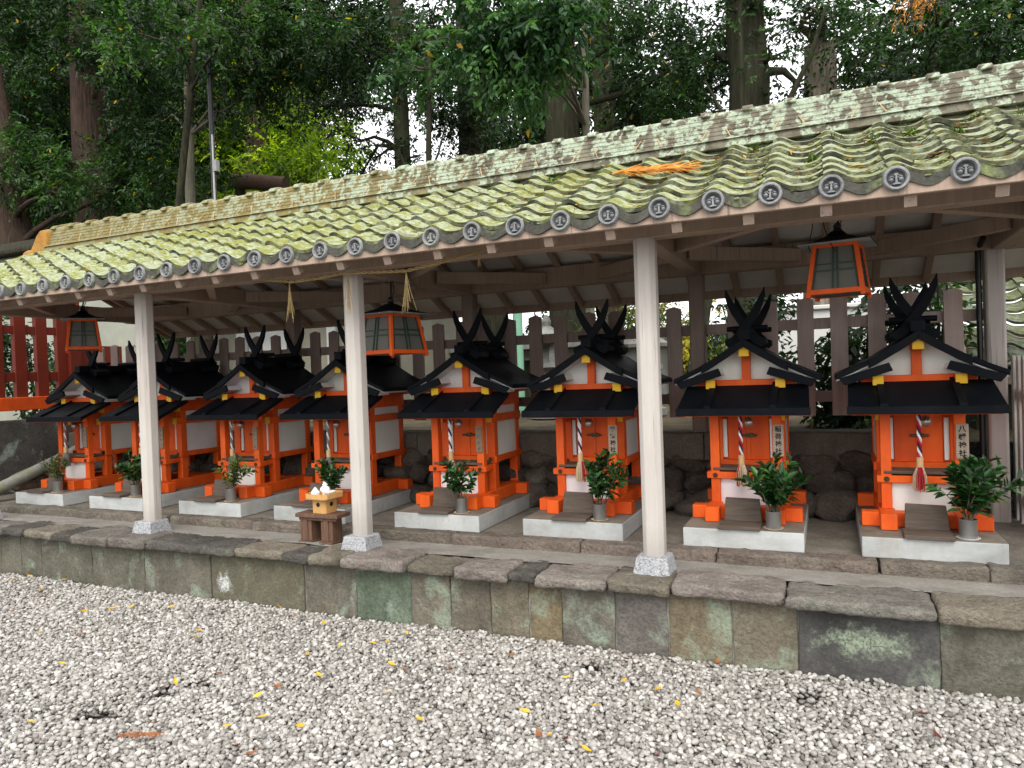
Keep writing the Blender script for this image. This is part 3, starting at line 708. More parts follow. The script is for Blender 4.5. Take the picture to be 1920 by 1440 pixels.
# ridge: base moulding, courses of thin tiles, capping
m = MB()
xa, xb = -6.86, X1
def course(z0, z1, hw, tilt=0): m.add([(xa, 1.08 - hw, z0), (xb, 1.08 - hw, z0), (xb, 1.08 + hw, z0), (xa, 1.08 + hw, z0), (xa, 1.08 - hw + tilt, z1), (xb, 1.08 - hw + tilt, z1), (xb, 1.08 + hw - tilt, z1), (xa, 1.08 + hw - tilt, z1)], [(3, 2, 1, 0), (4, 5, 6, 7), (0, 1, 5, 4), (1, 2, 6, 5), (2, 3, 7, 6), (3, 0, 4, 7)])
course(2.822, 2.872, .175, .012); course(2.8725, 2.888, .182, .03)
for i in range(6): course(2.889 + i * .0285, 2.889 + i * .0285 + .0235, .128 - i * .009, .006); course(2.9125 + i * .0285, 2.917 + i * .0285, .119 - i * .009)
ri = m.build('ridge', 'ridge', sh, SO, bev=.003)
m = MB()
for i in range(36):
    x = xa + .247 * i
    if x > xb - .1: break
    for xx0, xx1, rr in ((x + .052, x + .247, .062), (x, x + .060, .084)):
        pr = [(1.08 + rr * 1.25 * math.cos(a), 3.050 + rr * .62 * math.sin(a)) for a in np.linspace(0, math.pi, 9)]
        m.prism(pr, xx0, xx1, 'x')
m.build('ridge_cap', 'ridge', ri, SO, bev=.004)
MB().box(xa + .02, xb, .97, 1.19, 2.70, 2.823).build('ridge_plaster', 'grey_wall', ri, SO)
for i in range(20):
    x = -20.12 + .42 * (i + 29.5)
    if not (-6.7 < x < 1.8): continue
    b = MB(); zt = 3.09
    for s in (-1, 1): b.tube([(x, 1.02, zt - .012), (x + s * .045, .988, 2.98), (x + s * .09, .925, 2.888)], .0028, 5)
    b.build('tie_wire', 'collar_wood', ri, SO)
m = MB()            # ridge-end ornament
m.prism([(-.34, 2.79), (-.365, 2.82), (-.35, 2.86), (-.29, 2.875), (-.23, 2.875), (-.19, 2.93), (-.14, 3.0), (-.09, 3.045), (-.02, 3.05), (.0, 3.0), (.0, 2.80), (-.18, 2.785)], 1.08 - .15, 1.08 + .15)
m.build('ridge_end_tile', 'orange_moss', ri, (SO[0] - 6.86, SO[1], SO[2]), bev=.02, seg=3, smooth=50)
m = MB(); m.lathe([(.0, -.20), (.036, -.20), (.036, -.15), (.030, -.14), (.030, .02), (.0, .02)], (-6.86, 1.08, 3.055), 16, 'x'); m.box(-6.90, -6.62, 1.03, 1.13, 3.02, 3.10)
m.build('ridge_end_finial', 'ridge', ri, SO, bev=.006)
# things lying on the roof
o = frond('dry_frond', 'frond', .40, 300, .135, 9); o.location = (-.89, .36, 2.585); o.rotation_euler = (R(24), R(4), .05)
tag(o, 'orange dead cedar frond lying across the mossy roof tiles', 'dry frond')
gp = [(-2.0, .70), (-.35, .80), (.05, .70), (.42, .62), (.75, .78), (-.05, .35), (.25, .52), (.62, .50), (-.7, .62), (.95, .7), (-1.6, .78)]
for i, (x, y) in enumerate(gp):
    n = 26; rg = np.random.default_rng(40 + i)
    P = np.array([[x, y, tz(y) + .02]]) + rg.normal(0, .018, (n, 3)) * [1, 1, .1]; D = norm(rg.normal(size=(n, 3)) * .7 + [0, -.3, 1]); U = rg.normal(size=(n, 3))
    Vv, Ff = leaf_arrays(P, D, U, rg.uniform(.03, .075, n), np.full(n, .005), .3)
    o = np_obj('grass_tuft', Vv, Ff, 'grass', None, np.repeat(rg.random(n) * .9, 6))
    tag(o, 'small tuft of grass sprouting between the mossy roof tiles', 'grass tuft', 'grass tufts on the shelter roof')

# moss cushions and needle litter caught on the tiles
ico_b = bmesh.new(); bmesh.ops.create_icosphere(ico_b, subdivisions=1, radius=1); IV = np.array([v.co[:] for v in ico_b.verts]); IF = np.array([[v.index for v in f.verts] for f in ico_b.faces]); ico_b.free()
rgm = np.random.default_rng(90); V_, F_s = [], []
for k in range(3400):
    ci = rgm.integers(0, 36); cz = rgm.integers(0, 8); t_ = rgm.choice([rgm.normal(.5, .17), rgm.normal(-.12, .05), rgm.uniform(-.1, .9)])
    x = xs[ci] + t_ * PIT; y = -.148 + cz * EX + rgm.normal(.0, .02) * (1 if rgm.random() < .7 else 4)
    if y < -.15 or y > .9: continue
    z = tz(y) + .0205 * (1 + math.cos(2 * math.pi * t_)) + .012; r = rgm.uniform(.004, .014)
    v = IV * [r * rgm.uniform(.8, 1.9), r * rgm.uniform(.7, 1.3), r * rgm.uniform(.35, .7)] + rgm.normal(0, r * .12, IV.shape); V_.append(v + [x, y, z]); F_s.append(IF + len(IV) * (len(V_) - 1))
o = np_obj('roof_moss', np.concatenate(V_), np.concatenate(F_s), 'moss', None); o.data.polygons.foreach_set('use_smooth', [True] * len(o.data.polygons))
tag(o, 'small cushions of moss and lichen growing all over the shelter roof tiles', 'moss', kind='stuff')
n = 900; ci = rgm.integers(0, 36, n); t_ = rgm.normal(.48, .2, n); x = np.array(xs)[ci] + t_ * PIT; x = np.where(rgm.random(n) < .6, np.clip(rgm.normal(-.2, .9, n), -3, 1.9), x); tt_ = ((x - XD) / PIT) % 1.0
keep = (tt_ > .2) & (tt_ < .85); x = x[keep]; tt_ = tt_[keep]; y = rgm.uniform(-.12, .86, len(x)); z = np.array([tz(v) for v in y]) + .0205 * (1 + np.cos(2 * np.pi * tt_)) + .03
D = norm(rgm.normal(size=(len(x), 3)) * [1, .7, .12] + [0, 0, .05]); Vv, Ff = leaf_arrays(np.stack([x, y, z], 1), D, np.tile([0, -.4, 1.], (len(x), 1)) + rgm.normal(0, .2, (len(x), 3)), rgm.uniform(.02, .07, len(x)), rgm.uniform(.004, .011, len(x)), .1)
tag(np_obj('roof_litter', Vv, Ff, 'litter', None, np.repeat(rgm.random(len(x)) * .95, 6)), 'brown and orange needles and leaf scraps scattered over the roof tiles', 'leaf litter', kind='stuff')
# straw rope
rp = thing('straw_rope', 'thin straw rope strung under the eave around the second post, with dangling straw tassels', 'rope', (-2.79, .12, 2.175))
ro = (2.79, -.12, -2.175)
kp_ = [(-3.42, 2.185), (-3.2, 2.152), (-2.98, 2.158), (-2.79, 2.175), (-2.55, 2.158), (-2.33, 2.146), (-2.1, 2.172), (-1.9, 2.205), (-1.78, 2.225)]
def interp(kp, n):
    t = np.linspace(0, len(kp) - 1, n); i = np.arange(len(kp)); return np.stack([np.interp(t, i, [p[k] for p in kp]) for k in range(len(kp[0]))], 1)
cu = interp(kp_, 220)
for s in range(2):
    b = MB(); b.tube([(x, .118 + .006 * math.cos(i * .55 + s * math.pi), z + .006 * math.sin(i * .55 + s * math.pi)) for i, (x, z) in enumerate(cu)], .0052, 6)
    b.build('rope_strand', 'straw', rp, ro)
rg = random.Random(8)
for (x, z, l, n) in ((-3.22, 2.145, .25, 14), (-2.755, 2.17, .27, 14), (-2.325, 2.142, .25, 15), (-1.83, 2.215, .11, 5)):
    b = MB()
    for i in range(n):
        a = rg.gauss(0, .10); c = rg.gauss(0, .07); ll = l * rg.uniform(.7, 1.05)
        b.tube([(x, .112, z), (x + a * ll * .4, .11 + c * ll * .4, z - ll * .5), (x + a * ll, .11 + c * ll, z - ll)], [.0026, .0022, .0012], 4)
    b.build('straw_tassel', 'straw', rp, ro)

# ------------------------------------------------------------------ shrines
OFF = (0, -1.2, -.542)
def prof_z(u):
    return np.interp(abs(u), [0, .1, .224, .34, .443], [1.668, 1.602, 1.525, 1.468, 1.422])
def make_shrine():
    t = thing('miniature_shrine', '', 'shrine')
    def B(mb, name, mat, bev=.0025, par=t, dy=0, **k): return mb.build(name, mat, par, (0, -1.2 + dy, -.542), bev=bev, **k)
    def B2(mb, name, mat, bev=.0025, **k): return B(mb, name, mat, bev, dy=.085, **k)
    m = MB()
    for s in (-1, 1): m.box(s * .19 - .0425, s * .19 + .0425, .882, 1.75, .5435, .634)
    m.box(-.325, .325, .985, 1.07, .5435, .626); m.box(-.325, .325, 1.60, 1.685, .5435, .626)
    B(m, 'base_frame', 'orange', .004)
    for s in (-1, 1):
        B(MB().box(s * .187 - .028, s * .187 + .028, 1.062, 1.118, .634, 1.25), 'porch_pillar', 'orange')
        for y in (1.238, 1.66): B(MB().box(s * .192 - .0325, s * .192 + .0325, y, y + .065, .634, 1.36), 'body_pillar', 'orange')
        B(MB().box(s * .186 - .022, s * .186 + .022, 1.118, 1.24, .787, .828), 'porch_tie', 'orange')
        B(MB().box(s * .208 - .026, s * .208 + .026, 1.222, 1.755, .838, .884), 'side_rail', 'orange')
        B(MB().box(s * .206 - .024, s * .206 + .024, 1.19, 1.75, 1.143, 1.199), 'side_rail', 'orange')
        B(MB().box(s * .206 - .0245, s * .206 + .0245, 1.182, 1.1895, 1.1425, 1.1995), 'beam_end', 'yellow', .001)
        B2(MB().box(s * .212 - .029, s * .212 + .029, 1.052, 1.79, 1.353, 1.409), 'purlin', 'orange')
        B2(MB().box(s * .212 - .0295, s * .212 + .0295, 1.044, 1.054, 1.3525, 1.4095), 'beam_end', 'yellow', .001)
        B(MB().box(s * .204 - .022, s * .204 + .022, 1.205, 1.24, 1.258, 1.308), 'beam_end', 'yellow', .001)
        B(MB().box(s * .212 - .004, s * .212 + .004, 1.30, 1.662, .882, 1.145), 'side_panel', 'white', 0)
        B(MB().box(s * .212 - .004, s * .212 + .004, 1.30, 1.662, 1.197, 1.262), 'side_panel', 'white', 0)
        B(MB().box(s * .206 - .022, s * .206 + .022, 1.24, 1.74, 1.2585, 1.36), 'side_rail', 'orange')
        B(MB().box(s * .146 - .013, s * .146 + .013, 1.250, 1.262, .90, 1.15), 'white_strip', 'white', .001)
        for (x, y, z, ax) in ((s * .187, 1.044, .808, 'y'), (s * .192, 1.2205, .861, 'y')):
            B(MB().lathe([(.0, -.006), (.005, -.006), (.007, -.003), (.013, -.003), (.016, .001), (.016, .004), (.0, .004)], (x, y, z), 12, 'y'), 'rosette', 'bronze', 0, smooth=40)
        b = MB().lathe([(.0, .006), (.007, .004), (.013, .003), (.016, 0), (.016, -.002), (.0, -.002)], (s * .2345, 1.268, .861), 12, 'x')
        if s < 0: b.v = [(2 * s * .2345 - x, y, z) for x, y, z in b.v]
        B(b, 'rosette', 'bronze', 0, smooth=40)
    B(MB().box(-.238, .238, 1.046, 1.128, .788, .829), 'porch_beam', 'orange', .003)
    B(MB().box(-.243, .243, 1.222, 1.30, .835, .887), 'body_beam', 'orange', .003)
    B(MB().box(-.18, .18, 1.665, 1.72, .845, .895), 'rear_rail', 'orange')
    m = MB()
    for s in (-1, 1): m.box(s * .066 - .0625, s * .066 + .0625, 1.260, 1.276, .887, 1.25)
    m.box(-.012, .012, 1.252, 1.262, .887, 1.25); m.box(-.17, .17, 1.272, 1.282, .88, 1.36)
    B(m, 'door', 'orange', .0015)
    m = MB(); m.tube([(-.045, 1.242, 1.045), (.055, 1.242, 1.045)], .0075, 8); m.box(-.012, .03, 1.239, 1.258, 1.031, 1.059)
    B(m, 'door_bolt', 'bronze', 0)
    B(MB().box(-.165, .165, 1.665, 1.675, .89, 1.40), 'rear_panel', 'white', 0)
    B(MB().box(-.20, .20, 1.056, 1.275, .838, .856), 'porch_floor', 'old_wood')
    B(MB().box(-.16, .16, 1.084, 1.095, .620, .79), 'front_panel', 'white', 0)
    # gable front
    B2(MB().box(-.30, .30, 1.118, 1.178, 1.353, 1.408), 'gable_beam', 'orange')
    B2(MB().box(-.027, .027, 1.15, 1.185, 1.405, 1.60), 'king_post', 'orange')
    B2(MB().prism([(-.37, 1.40), (.37, 1.40), (.37, 1.425), (.21, 1.50), (0, 1.625), (-.21, 1.50), (-.37, 1.425)], 1.187, 1.197), 'gable_wall', 'white', 0)
    B2(MB().prism([(-.37, 1.40), (.37, 1.40), (.37, 1.425), (.21, 1.50), (0, 1.625), (-.21, 1.50), (-.37, 1.425)], 1.70, 1.71), 'gable_wall', 'white', 0)
    pent = [(-.03, 1.557), (.03, 1.557), (.03, 1.598), (0, 1.617), (-.03, 1.598)]
    B2(MB().prism(pent, 1.052, 1.80), 'ridge_purlin', 'orange', .0015)
    B2(MB().prism([(x * 1.02, 1.587 + (z - 1.587) * 1.02) for x, z in pent], 1.043, 1.054), 'beam_end', 'yellow', .001)
    # main roof
    us = np.linspace(0, .443, 12); yf, yr = 1.028, 1.785
    for s in (-1, 1):
        top = [(s * u, prof_z(u)) for u in us]; bot = [(s * u, prof_z(u) - .030) for u in us[::-1]]
        B2(MB().prism(top + bot, yf, yr), 'roof_slope', 'black', .003, smooth=30)
        top = [(s * u, prof_z(u) - .0315) for u in us]; bot = [(s * u, prof_z(u) - .040) for u in us[::-1]]
        B2(MB().prism([(x * .985, z) for x, z in top + bot], yf + .022, yr - .02), 'soffit', 'white', 0)
        uu = np.linspace(0, .262, 7)
        top = [(s * u, prof_z(u) + .001) for u in uu]; bot = [(s * u, prof_z(u) - .052) for u in uu[::-1]]
        B2(MB().prism(top + bot, yf - .018, yf + .006), 'bargeboard', 'black', .002)
        lb = [(s * .155, 1.486), (s * .135, 1.438), (s * .392, 1.357), (s * .425, 1.398)]
        B2(MB().prism(lb, yf - .03, yf - .008), 'lower_bargeboard', 'black', .002)
        wb = [(s * .155, 1.480), (s * .139, 1.442), (s * .386, 1.364), (s * .40, 1.392)]
        B2(MB().prism(wb, yf - .007, 1.187), 'eave_block', 'white', .001)
        for y in (1.16, 1.56):   # ridge saddle boards
            sb = [(0, 1.716), (s * .128, 1.668), (s * .128, 1.636), (s * .10, 1.612), (0, 1.672)]
            B2(MB().prism(sb, y, y + .16), 'ridge_saddle', 'black', .002)
    B2(MB().box(-.036, .036, 1.05, 1.79, 1.66, 1.727), 'ridge_box', 'black', .003)
    for y in (1.30, 1.62):
        m = MB(); m.lathe([(.0, -.13), (.017, -.13), (.021, 0), (.017, .13), (.0, .13)], (0, y, 1.744), 12, 'x')
        B2(m, 'ridge_log', 'black', 0, smooth=40)
    for y in (1.195, 1.71):      # crossed horn finials
        for s in (-1, 1):
            cl_ = [(-.088, 1.652), (-.04, 1.70), (.0, 1.752), (.035, 1.802), (.068, 1.855), (.096, 1.912), (.114, 1.96), (.123, 2.005)]
            wd = [.048, .052, .055, .054, .050, .042, .028, .003]
            lft, rgt = [], []
            for i, (x, z) in enumerate(cl_):
                a = cl_[min(i + 1, 7)]; c = cl_[max(i - 1, 0)]; d = Vector((a[0] - c[0], a[1] - c[1])).normalized(); nrm = Vector((-d.y, d.x))
                lft.append((s * (x + nrm.x * wd[i] * .5), z + nrm.y * wd[i] * .5)); rgt.append((s * (x - nrm.x * wd[i] * .5), z - nrm.y * wd[i] * .5))
            B2(MB().prism(lft + rgt[::-1], y + (.0 if s > 0 else .026), y + (.024 if s > 0 else .05)), 'horn_finial', 'black', .0015)
    # porch roof
    m = MB(); A = (.795, 1.240); Bk = (1.118, 1.372)
    m.hexa([(-.384, A[0], A[1] - .032), (.384, A[0], A[1] - .032), (.374, Bk[0], Bk[1] - .032), (-.374, Bk[0], Bk[1] - .032)], [(-.384, A[0], A[1]), (.384, A[0], A[1]), (.374, Bk[0], Bk[1]), (-.374, Bk[0], Bk[1])])
    B2(m, 'porch_roof', 'black', .002)
    B2(MB().box(-.389, .389, .782, .799, 1.197, 1.243), 'porch_fascia', 'black', .003)
    for u in (-.20, .182):
        B2(MB().hexa([(u - .021, A[0] - .006, A[1] + .0015), (u + .021, A[0] - .006, A[1] + .0015), (u + .021, Bk[0], Bk[1] + .0015), (u - .021, Bk[0], Bk[1] + .0015)], [(u - .019, A[0] - .006, A[1] + .018), (u + .019, A[0] - .006, A[1] + .018), (u + .019, Bk[0], Bk[1] + .018), (u - .019, Bk[0], Bk[1] + .018)]), 'porch_roof_batten', 'black', .0015)
    B2(MB().box(-.37, .37, .83, .86, 1.19, 1.225), 'porch_purlin', 'orange')
    return t

def text_mesh(txt, size, name, mat, parent, loc):
    cu = bpy.data.curves.new('tmp', 'FONT'); cu.body = txt; cu.size = size; cu.align_x = 'CENTER'; cu.space_line = 1.17; cu.extrude = .0006; cu.offset = .0009
    ob = bpy.data.objects.new('tmp', cu); COL.objects.link(ob)
    bpy.context.view_layer.update()
    dg = bpy.context.evaluated_depsgraph_get(); me = bpy.data.meshes.new_from_object(ob.evaluated_get(dg))
    bpy.data.objects.remove(ob); bpy.data.curves.remove(cu)
    me.name = name; me.materials.clear(); me.materials.append(M[mat])
    o = bpy.data.objects.new(name, me); COL.objects.link(o); o.parent = parent
    o.rotation_euler = (R(90), 0, 0); o.location = loc; return o

XC = [-6.784, -5.749, -4.649, -3.636, -2.531, -1.533, -.486, .4825]
SL_LAB = ['leftmost black roofed vermilion miniature shrine, below the left lantern',
  'second vermilion miniature shrine from the left, half hidden behind the first pale post',
  'third vermilion miniature shrine from the left, with pale loose sprigs in its front can',
  'fourth vermilion miniature shrine from the left, behind the wooden offering table and second post',
  'vermilion miniature shrine right of the second post, its name plaque faded and unreadable',
  'vermilion miniature shrine just left of the third post, plaque reading 愛宕神社',
  'vermilion miniature shrine just right of the third post, plaque reading 稲荷神社',
  'rightmost vermilion miniature shrine, seen straight on, plaque reading 八幡神社']
WHERE = ['leftmost shrine', 'second shrine from the left', 'third shrine from the left', 'fourth shrine, behind the offering table', 'shrine right of the second post', 'shrine left of the third post', 'shrine right of the third post', 'rightmost shrine']
SHORT = ['leftmost shrine', 'second shrine from left', 'third shrine from left', 'fourth shrine from left', 'shrine right of second post', 'shrine left of third post', 'shrine right of third post', 'rightmost shrine']
TXT = [None, None, None, None, None, '愛\n宕\n神\n社', '稲\n荷\n神\n社', '八\n幡\n神\n社']
proto = make_shrine()
shrines = []
for i, x in enumerate(XC):
    t = proto if i == 0 else copy_tree(proto)
    t.location = (x, 1.2, .542); t.rotation_euler = (0, 0, [.012, -.01, .008, -.006, .01, 0, -.004, 0][i]); tag(t, SL_LAB[i], 'shrine', 'row of miniature shrines'); shrines.append(t)
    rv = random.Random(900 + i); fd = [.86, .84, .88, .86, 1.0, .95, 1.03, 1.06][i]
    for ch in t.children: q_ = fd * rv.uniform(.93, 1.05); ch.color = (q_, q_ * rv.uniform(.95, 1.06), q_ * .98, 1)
for i, t in enumerate(shrines):
    # plaque, fixed to the front of the right pillar
    zt = 1.128; h = .195; w = .062 if i > 4 else .05; ux = .196 if i > 4 else .187; vy = 1.054
    pq = MB().box(ux - w / 2, ux + w / 2, vy - .006, vy + .004, zt - h, zt).build('name_plaque', 'plaque', t, OFF, bev=.0015)
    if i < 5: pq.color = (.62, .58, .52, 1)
    if TXT[i]:
        text_mesh(TXT[i], .039, 'lettering', 'ink', pq, (ux, vy - 1.2 - .0068, zt - .542 - .041))
    else:
        rg = random.Random(60 + i); b = MB()
        for c in range(4):
            zc = zt - .03 - c * .045
            for k in range(7):
                a = rg.choice((0, 0, 1.57, .8, -.8)); l = rg.uniform(.006, .016); xx = ux + rg.uniform(-.011, .011); zz = zc + rg.uniform(-.013, .013)
                dx, dz = math.cos(a) * l / 2, math.sin(a) * l / 2
                b.beam((xx - dx, vy - .0066, zz - dz), (xx + dx, vy - .0066, zz + dz), .0008, .0026, (0, 0, 1) if abs(a) < 1 else (1, 0, 0))
        b.build('faded_lettering', 'faded_ink', pq, OFF)
    # plinth
    p = MB().box(-.338, .338, .705, 1.728, .428, .542).build('concrete_plinth', 'plinth', None, (0, -1.2, -.43), bev=.006, seg=2)
    p.location = (x_ := XC[i], 1.2, .43)
    q_ = random.Random(40 + i).uniform(.86, 1.06); p.color = (q_, q_ * .99, q_ * .98, 1)
    tag(p, 'low pale painted concrete plinth under the ' + WHERE[i], 'plinth', 'concrete plinths under the shrines')

def make_step():
    t = thing('wooden_step', '', 'step', group='wooden steps in front of the shrines')
    b = MB(); b.box(-.118, .118, -.15, .03, 0, .021); b.build('step_board', 'old_wood', t, bev=.003)
    b = MB(); b.hexa([(-.105, .03, .0), (.115, .03, .0), (.115, .056, .0), (-.105, .056, .0)], [(-.098, .062, .152), (.100, .062, .147), (.100, .084, .147), (-.098, .084, .152)]); b.build('back_board', 'old_wood', t, bev=.003)
    return t
st0 = make_step()
for i, x in enumerate(XC):
    t = st0 if i == 0 else copy_tree(st0)
    t.location = (x - .012 if i > 3 else x - .03, .835, .543); t.rotation_euler = (0, 0, random.gauss(0, .03))
    t['category'] = 'step'; t['label'] = 'weathered plank step on the plinth of the ' + WHERE[i]

# bell ropes
def make_bell_rope(tassel_mats, rope_mats, seed, thin=1.0):
    t = thing('bell_rope', '', 'bell rope', group='bell ropes at the shrine fronts')
    rr = random.Random(seed); L = .25
    for s, mt in enumerate(rope_mats):
        k = len(rope_mats); n = 70
        b = MB(); b.tube([(.0072 * thin * math.cos(j / n * 17 + s * 6.283 / k), .0072 * thin * math.sin(j / n * 17 + s * 6.283 / k), -L * j / n) for j in range(n + 1)], .0062 * thin, 6)
        b.build('rope', mt, t)
    b = MB(); b.lathe([(.0, .0), (.0165, .0), (.0185, -.008), (.0175, -.05), (.0195, -.056), (.0, -.056)], (0, 0, -L + .004), 14); b.build('collar', 'collar_wood', t, smooth=40)
    b = {m_: MB() for m_ in dict.fromkeys(tassel_mats)}
    for i in range(130):
        a = rr.uniform(0, 6.283); r0 = .015 * math.sqrt(rr.random()); r1 = r0 * 2.4 + rr.gauss(0, .003); l = rr.uniform(.12, .145)
        mk = tassel_mats[int((a + rr.gauss(0, .35)) / 6.283 * len(tassel_mats)) % len(tassel_mats)]
        c, sn = math.cos(a), math.sin(a); z0 = -L - .048
        b[mk].tube([(r0 * c, r0 * sn, z0), ((r0 + r1) * .62 * c, (r0 + r1) * .62 * sn, z0 - l * .4), (r1 * c, r1 * sn, z0 - l)], [.0022, .0022, .0016], 4)
    for mk, mb_ in b.items(): mb_.build('tassel', mk, t)
    b = MB(); b.lathe([(.0, .031), (.010, .030), (.021, .024), (.030, .008), (.031, .003), (.031, -.003), (.029, -.010), (.020, -.024), (.008, -.030), (.0, -.031)], (.045, .07, -.05), 18); b.build('bell', 'bell', t, smooth=40)
    b = MB(); b.tube([(.045, .07, -.02), (.04, .06, .02)], .003, 6); b.build('bell_hook', 'black_metal', t)
    return t
for i, x in enumerate(XC):
    if i > 3:
        order = {7: 'ccccrc', 6: 'cccrcc', 5: 'cccccr', 4: 'rccrcc'}[i]; order = tuple({'c': 'cream_cord', 'r': 'red_cord'}[q_] for q_ in order)
        t = make_bell_rope(order, ('red_cord', 'white_cord', 'dark_cord') if i > 5 else ('white_cord', 'white_cord', 'dark_cord'), i)
        t['label'] = ('red and white' if i > 5 else 'white and dark') + ' twisted bell rope with red tassel at the ' + SHORT[i]
    else:
        t = make_bell_rope(('grey_cord', 'grey_cord'), ('grey_cord', 'white_cord', 'grey_cord'), i, .85)
        t['label'] = 'greyish bell rope with a dull tassel at the ' + WHERE[i]
    t.location = (x - .02, 1.0, 1.19); t.rotation_euler = (0, 0, random.uniform(-.12, .12) + .1)

# vases of sprigs
PLANT = [  # height, spread, stems, leaf, mat, kind text
 (.30, .13, 16, .040, 'sakaki_pale', 'fine leaved conifer like sprigs'), (.30, .17, 13, .060, 'sakaki', 'dark glossy sprigs'), (.25, .17, 7, .062, 'sakaki_pale', 'sparse pale green sprigs'),
 (.30, .14, 16, .048, 'sakaki', 'dense dark upright sprigs'), (.32, .13, 10, .064, 'sakaki', 'tall narrow glossy sprigs'), (.34, .16, 13, .068, 'sakaki', 'glossy sprigs leaning right'), (.34, .21, 17, .066, 'sakaki', 'wide bushy glossy sprigs'), (.36, .22, 19, .070, 'sakaki', 'large full glossy sprigs')]
def make_vase(i):
    H, Sp, ns, ll, mt, words = PLANT[i]
    t = thing('sprig_vase', 'steel can of %s before the %s' % (words, SHORT[i]), 'vase of sprigs', group='cans of evergreen sprigs before the shrines')
    b = MB(); b.lathe([(.0, .004), (.041, .004), (.042, .008), (.042, .096), (.0445, .1), (.0445, .104), (.040, .104), (.040, .07), (.0, .07)], (0, 0, 0), 24); b.build('can', 'can', t, smooth=35)
    b = MB(); b.lathe([(.0, .0), (.05, .0), (.056, .007), (.053, .0075), (.048, .0035), (.0, .0035)], (0, 0, 0), 22); b.build('saucer', 'cream_cord' if i != 7 else 'ceramic', t, smooth=35)
    rg = np.random.default_rng(70 + i); P, D, U, L = [], [], [], []; stem = MB()
    lean = {5: (.05, 0), 2: (.07, 0), 7: (.03, 0), 6: (.02, 0)}.get(i, (0, 0))
    for k in range(ns):
        a = rg.uniform(0, 6.283); q = math.sqrt(rg.random()) * Sp; hh = H * (1.0 - .38 * (q / Sp) ** 1.5) * rg.uniform(.80, 1.06) + (.0 if k else .03)
        tip = np.array([q * math.cos(a) + lean[0], q * math.sin(a) * .75 - .01, .085 + hh])
        b0 = np.array([rg.normal(0, .012), rg.normal(0, .012), .075]); mid = b0 * .55 + tip * .45 + np.array([0, 0, .045])
        tt = np.linspace(0, 1, 9)[:, None]; cur = (1 - tt) ** 2 * b0 + 2 * tt * (1 - tt) * mid + tt ** 2 * tip
        stem.tube([tuple(c) for c in cur], [.0032 - .0022 * j / 8 for j in range(9)], 5)
        nl = max(8, int(hh / ll * 5.4)) if i else 38
        for j in range(nl):
            s = .24 + .76 * (j + rg.random() * .5) / nl; jj = min(7, int(s * 8)); fr_ = s * 8 - jj; pos = cur[jj] * (1 - fr_) + cur[jj + 1] * fr_
            dr = norm(cur[jj + 1] - cur[jj]); sd_ = norm(np.cross(dr, rg.normal(size=3)))
            w = .35 + .55 * s
            P.append(pos); D.append(norm(sd_ * (1.15 - .5 * s) + dr * w + np.array([0, 0, -.10]))); U.append(norm(dr + rg.normal(size=3) * .25 + np.array([0, -.25, .3]))); L.append(ll * rg.uniform(.7, 1.12))
    stem.build('stem', 'twig', t)
    P, D, U, L = map(np.array, (P, D, U, L))
    Vv, Ff = leaf_arrays(P, D, U, L, L * (.47 if i else .2), .18)
    o = np_obj('foliage', Vv, Ff, mt, t, np.repeat(rg.random(len(P)) * .95, 6)); o.data.polygons.foreach_set('use_smooth', [True] * len(o.data.polygons))
    return t
for i, x in enumerate(XC):
    t = make_vase(i); t.location = (x + .172, .775, .5435)

# ------------------------------------------------------------------ offering table and stand
tb_ = thing('offering_table', 'small weathered wooden table with slab legs standing left of the second post', 'table', (-3.2, .34, .388))
MB().box(-.185, .17, -.075, .075, .178, .205).build('tabletop', 'brown_wood', tb_, bev=.003)
for x in (-.115, .06):
    l = MB().box(x - .048, x + .048, -.05, .06, .016, .178).build('leg', 'brown_wood', tb_, bev=.003)
    MB().box(x - .055, x + .055, -.068, .07, .0, .016).build('foot', 'brown_wood', l, bev=.002)
    MB().box(x - .02, x + .02, -.058, -.05, .016, .178).build('batten', 'brown_wood', l, bev=.002)
MB().box(-.165, .15, -.06, -.045, .158, .178).build('apron', 'brown_wood', tb_, bev=.002)
os_ = thing('offering_stand', 'pale cypress offering stand with round holes and a shallow tray on the small table', 'offering stand', (-3.195, .35, .5935), R(-6))
b = MB(); h = .062
b.prism([(-h, -h + .012), (-h + .012, -h), (h - .012, -h), (h, -h + .012), (h, h - .012), (h - .012, h), (-h + .012, h), (-h, h - .012)], 0, .098, 'z'); b.build('pedestal', 'pale_wood', os_, bev=.001)
hb = MB()
for (ax, sgn) in (('y', -1), ('x', 1), ('x', -1), ('y', 1)):
    r = [(.0, -.001), (.0155, -.001), (.0155, .0015), (.0, .0015)]
    hb.lathe(r, (0, sgn * .0625, .060) if ax == 'y' else (sgn * .0625, 0, .060), 18, ax)
hb.build('hole_shade_disc', 'ink', os_)  # solid dark discs stand in for the shade inside the holes
b = MB(); h = .098
b.prism([(-h, -h + .025), (-h + .025, -h), (h - .025, -h), (h, -h + .025), (h, h - .025), (h - .025, h), (-h + .025, h), (-h, h - .025)], .098, .106, 'z'); b.build('tray', 'pale_wood', os_, bev=.001)
b = MB(); oc = [(-h, -h + .025), (-h + .025, -h), (h - .025, -h), (h, -h + .025), (h, h - .025), (h - .025, h), (-h + .025, h), (-h, h - .025)]
for i in range(8): b.beam((*oc[i], .120), (*oc[(i + 1) % 8], .120), .005, .032)
b.build('tray_rim', 'pale_wood', os_)
def ware(name, label, cat, prof, dx, dy):
    b = MB(); b.lathe(prof, (0, 0, 0), 22); o = b.build(name, 'ceramic', None, smooth=40); o.location = (-3.195 + dx, .35 + dy, .7005); return tag(o, label, cat)
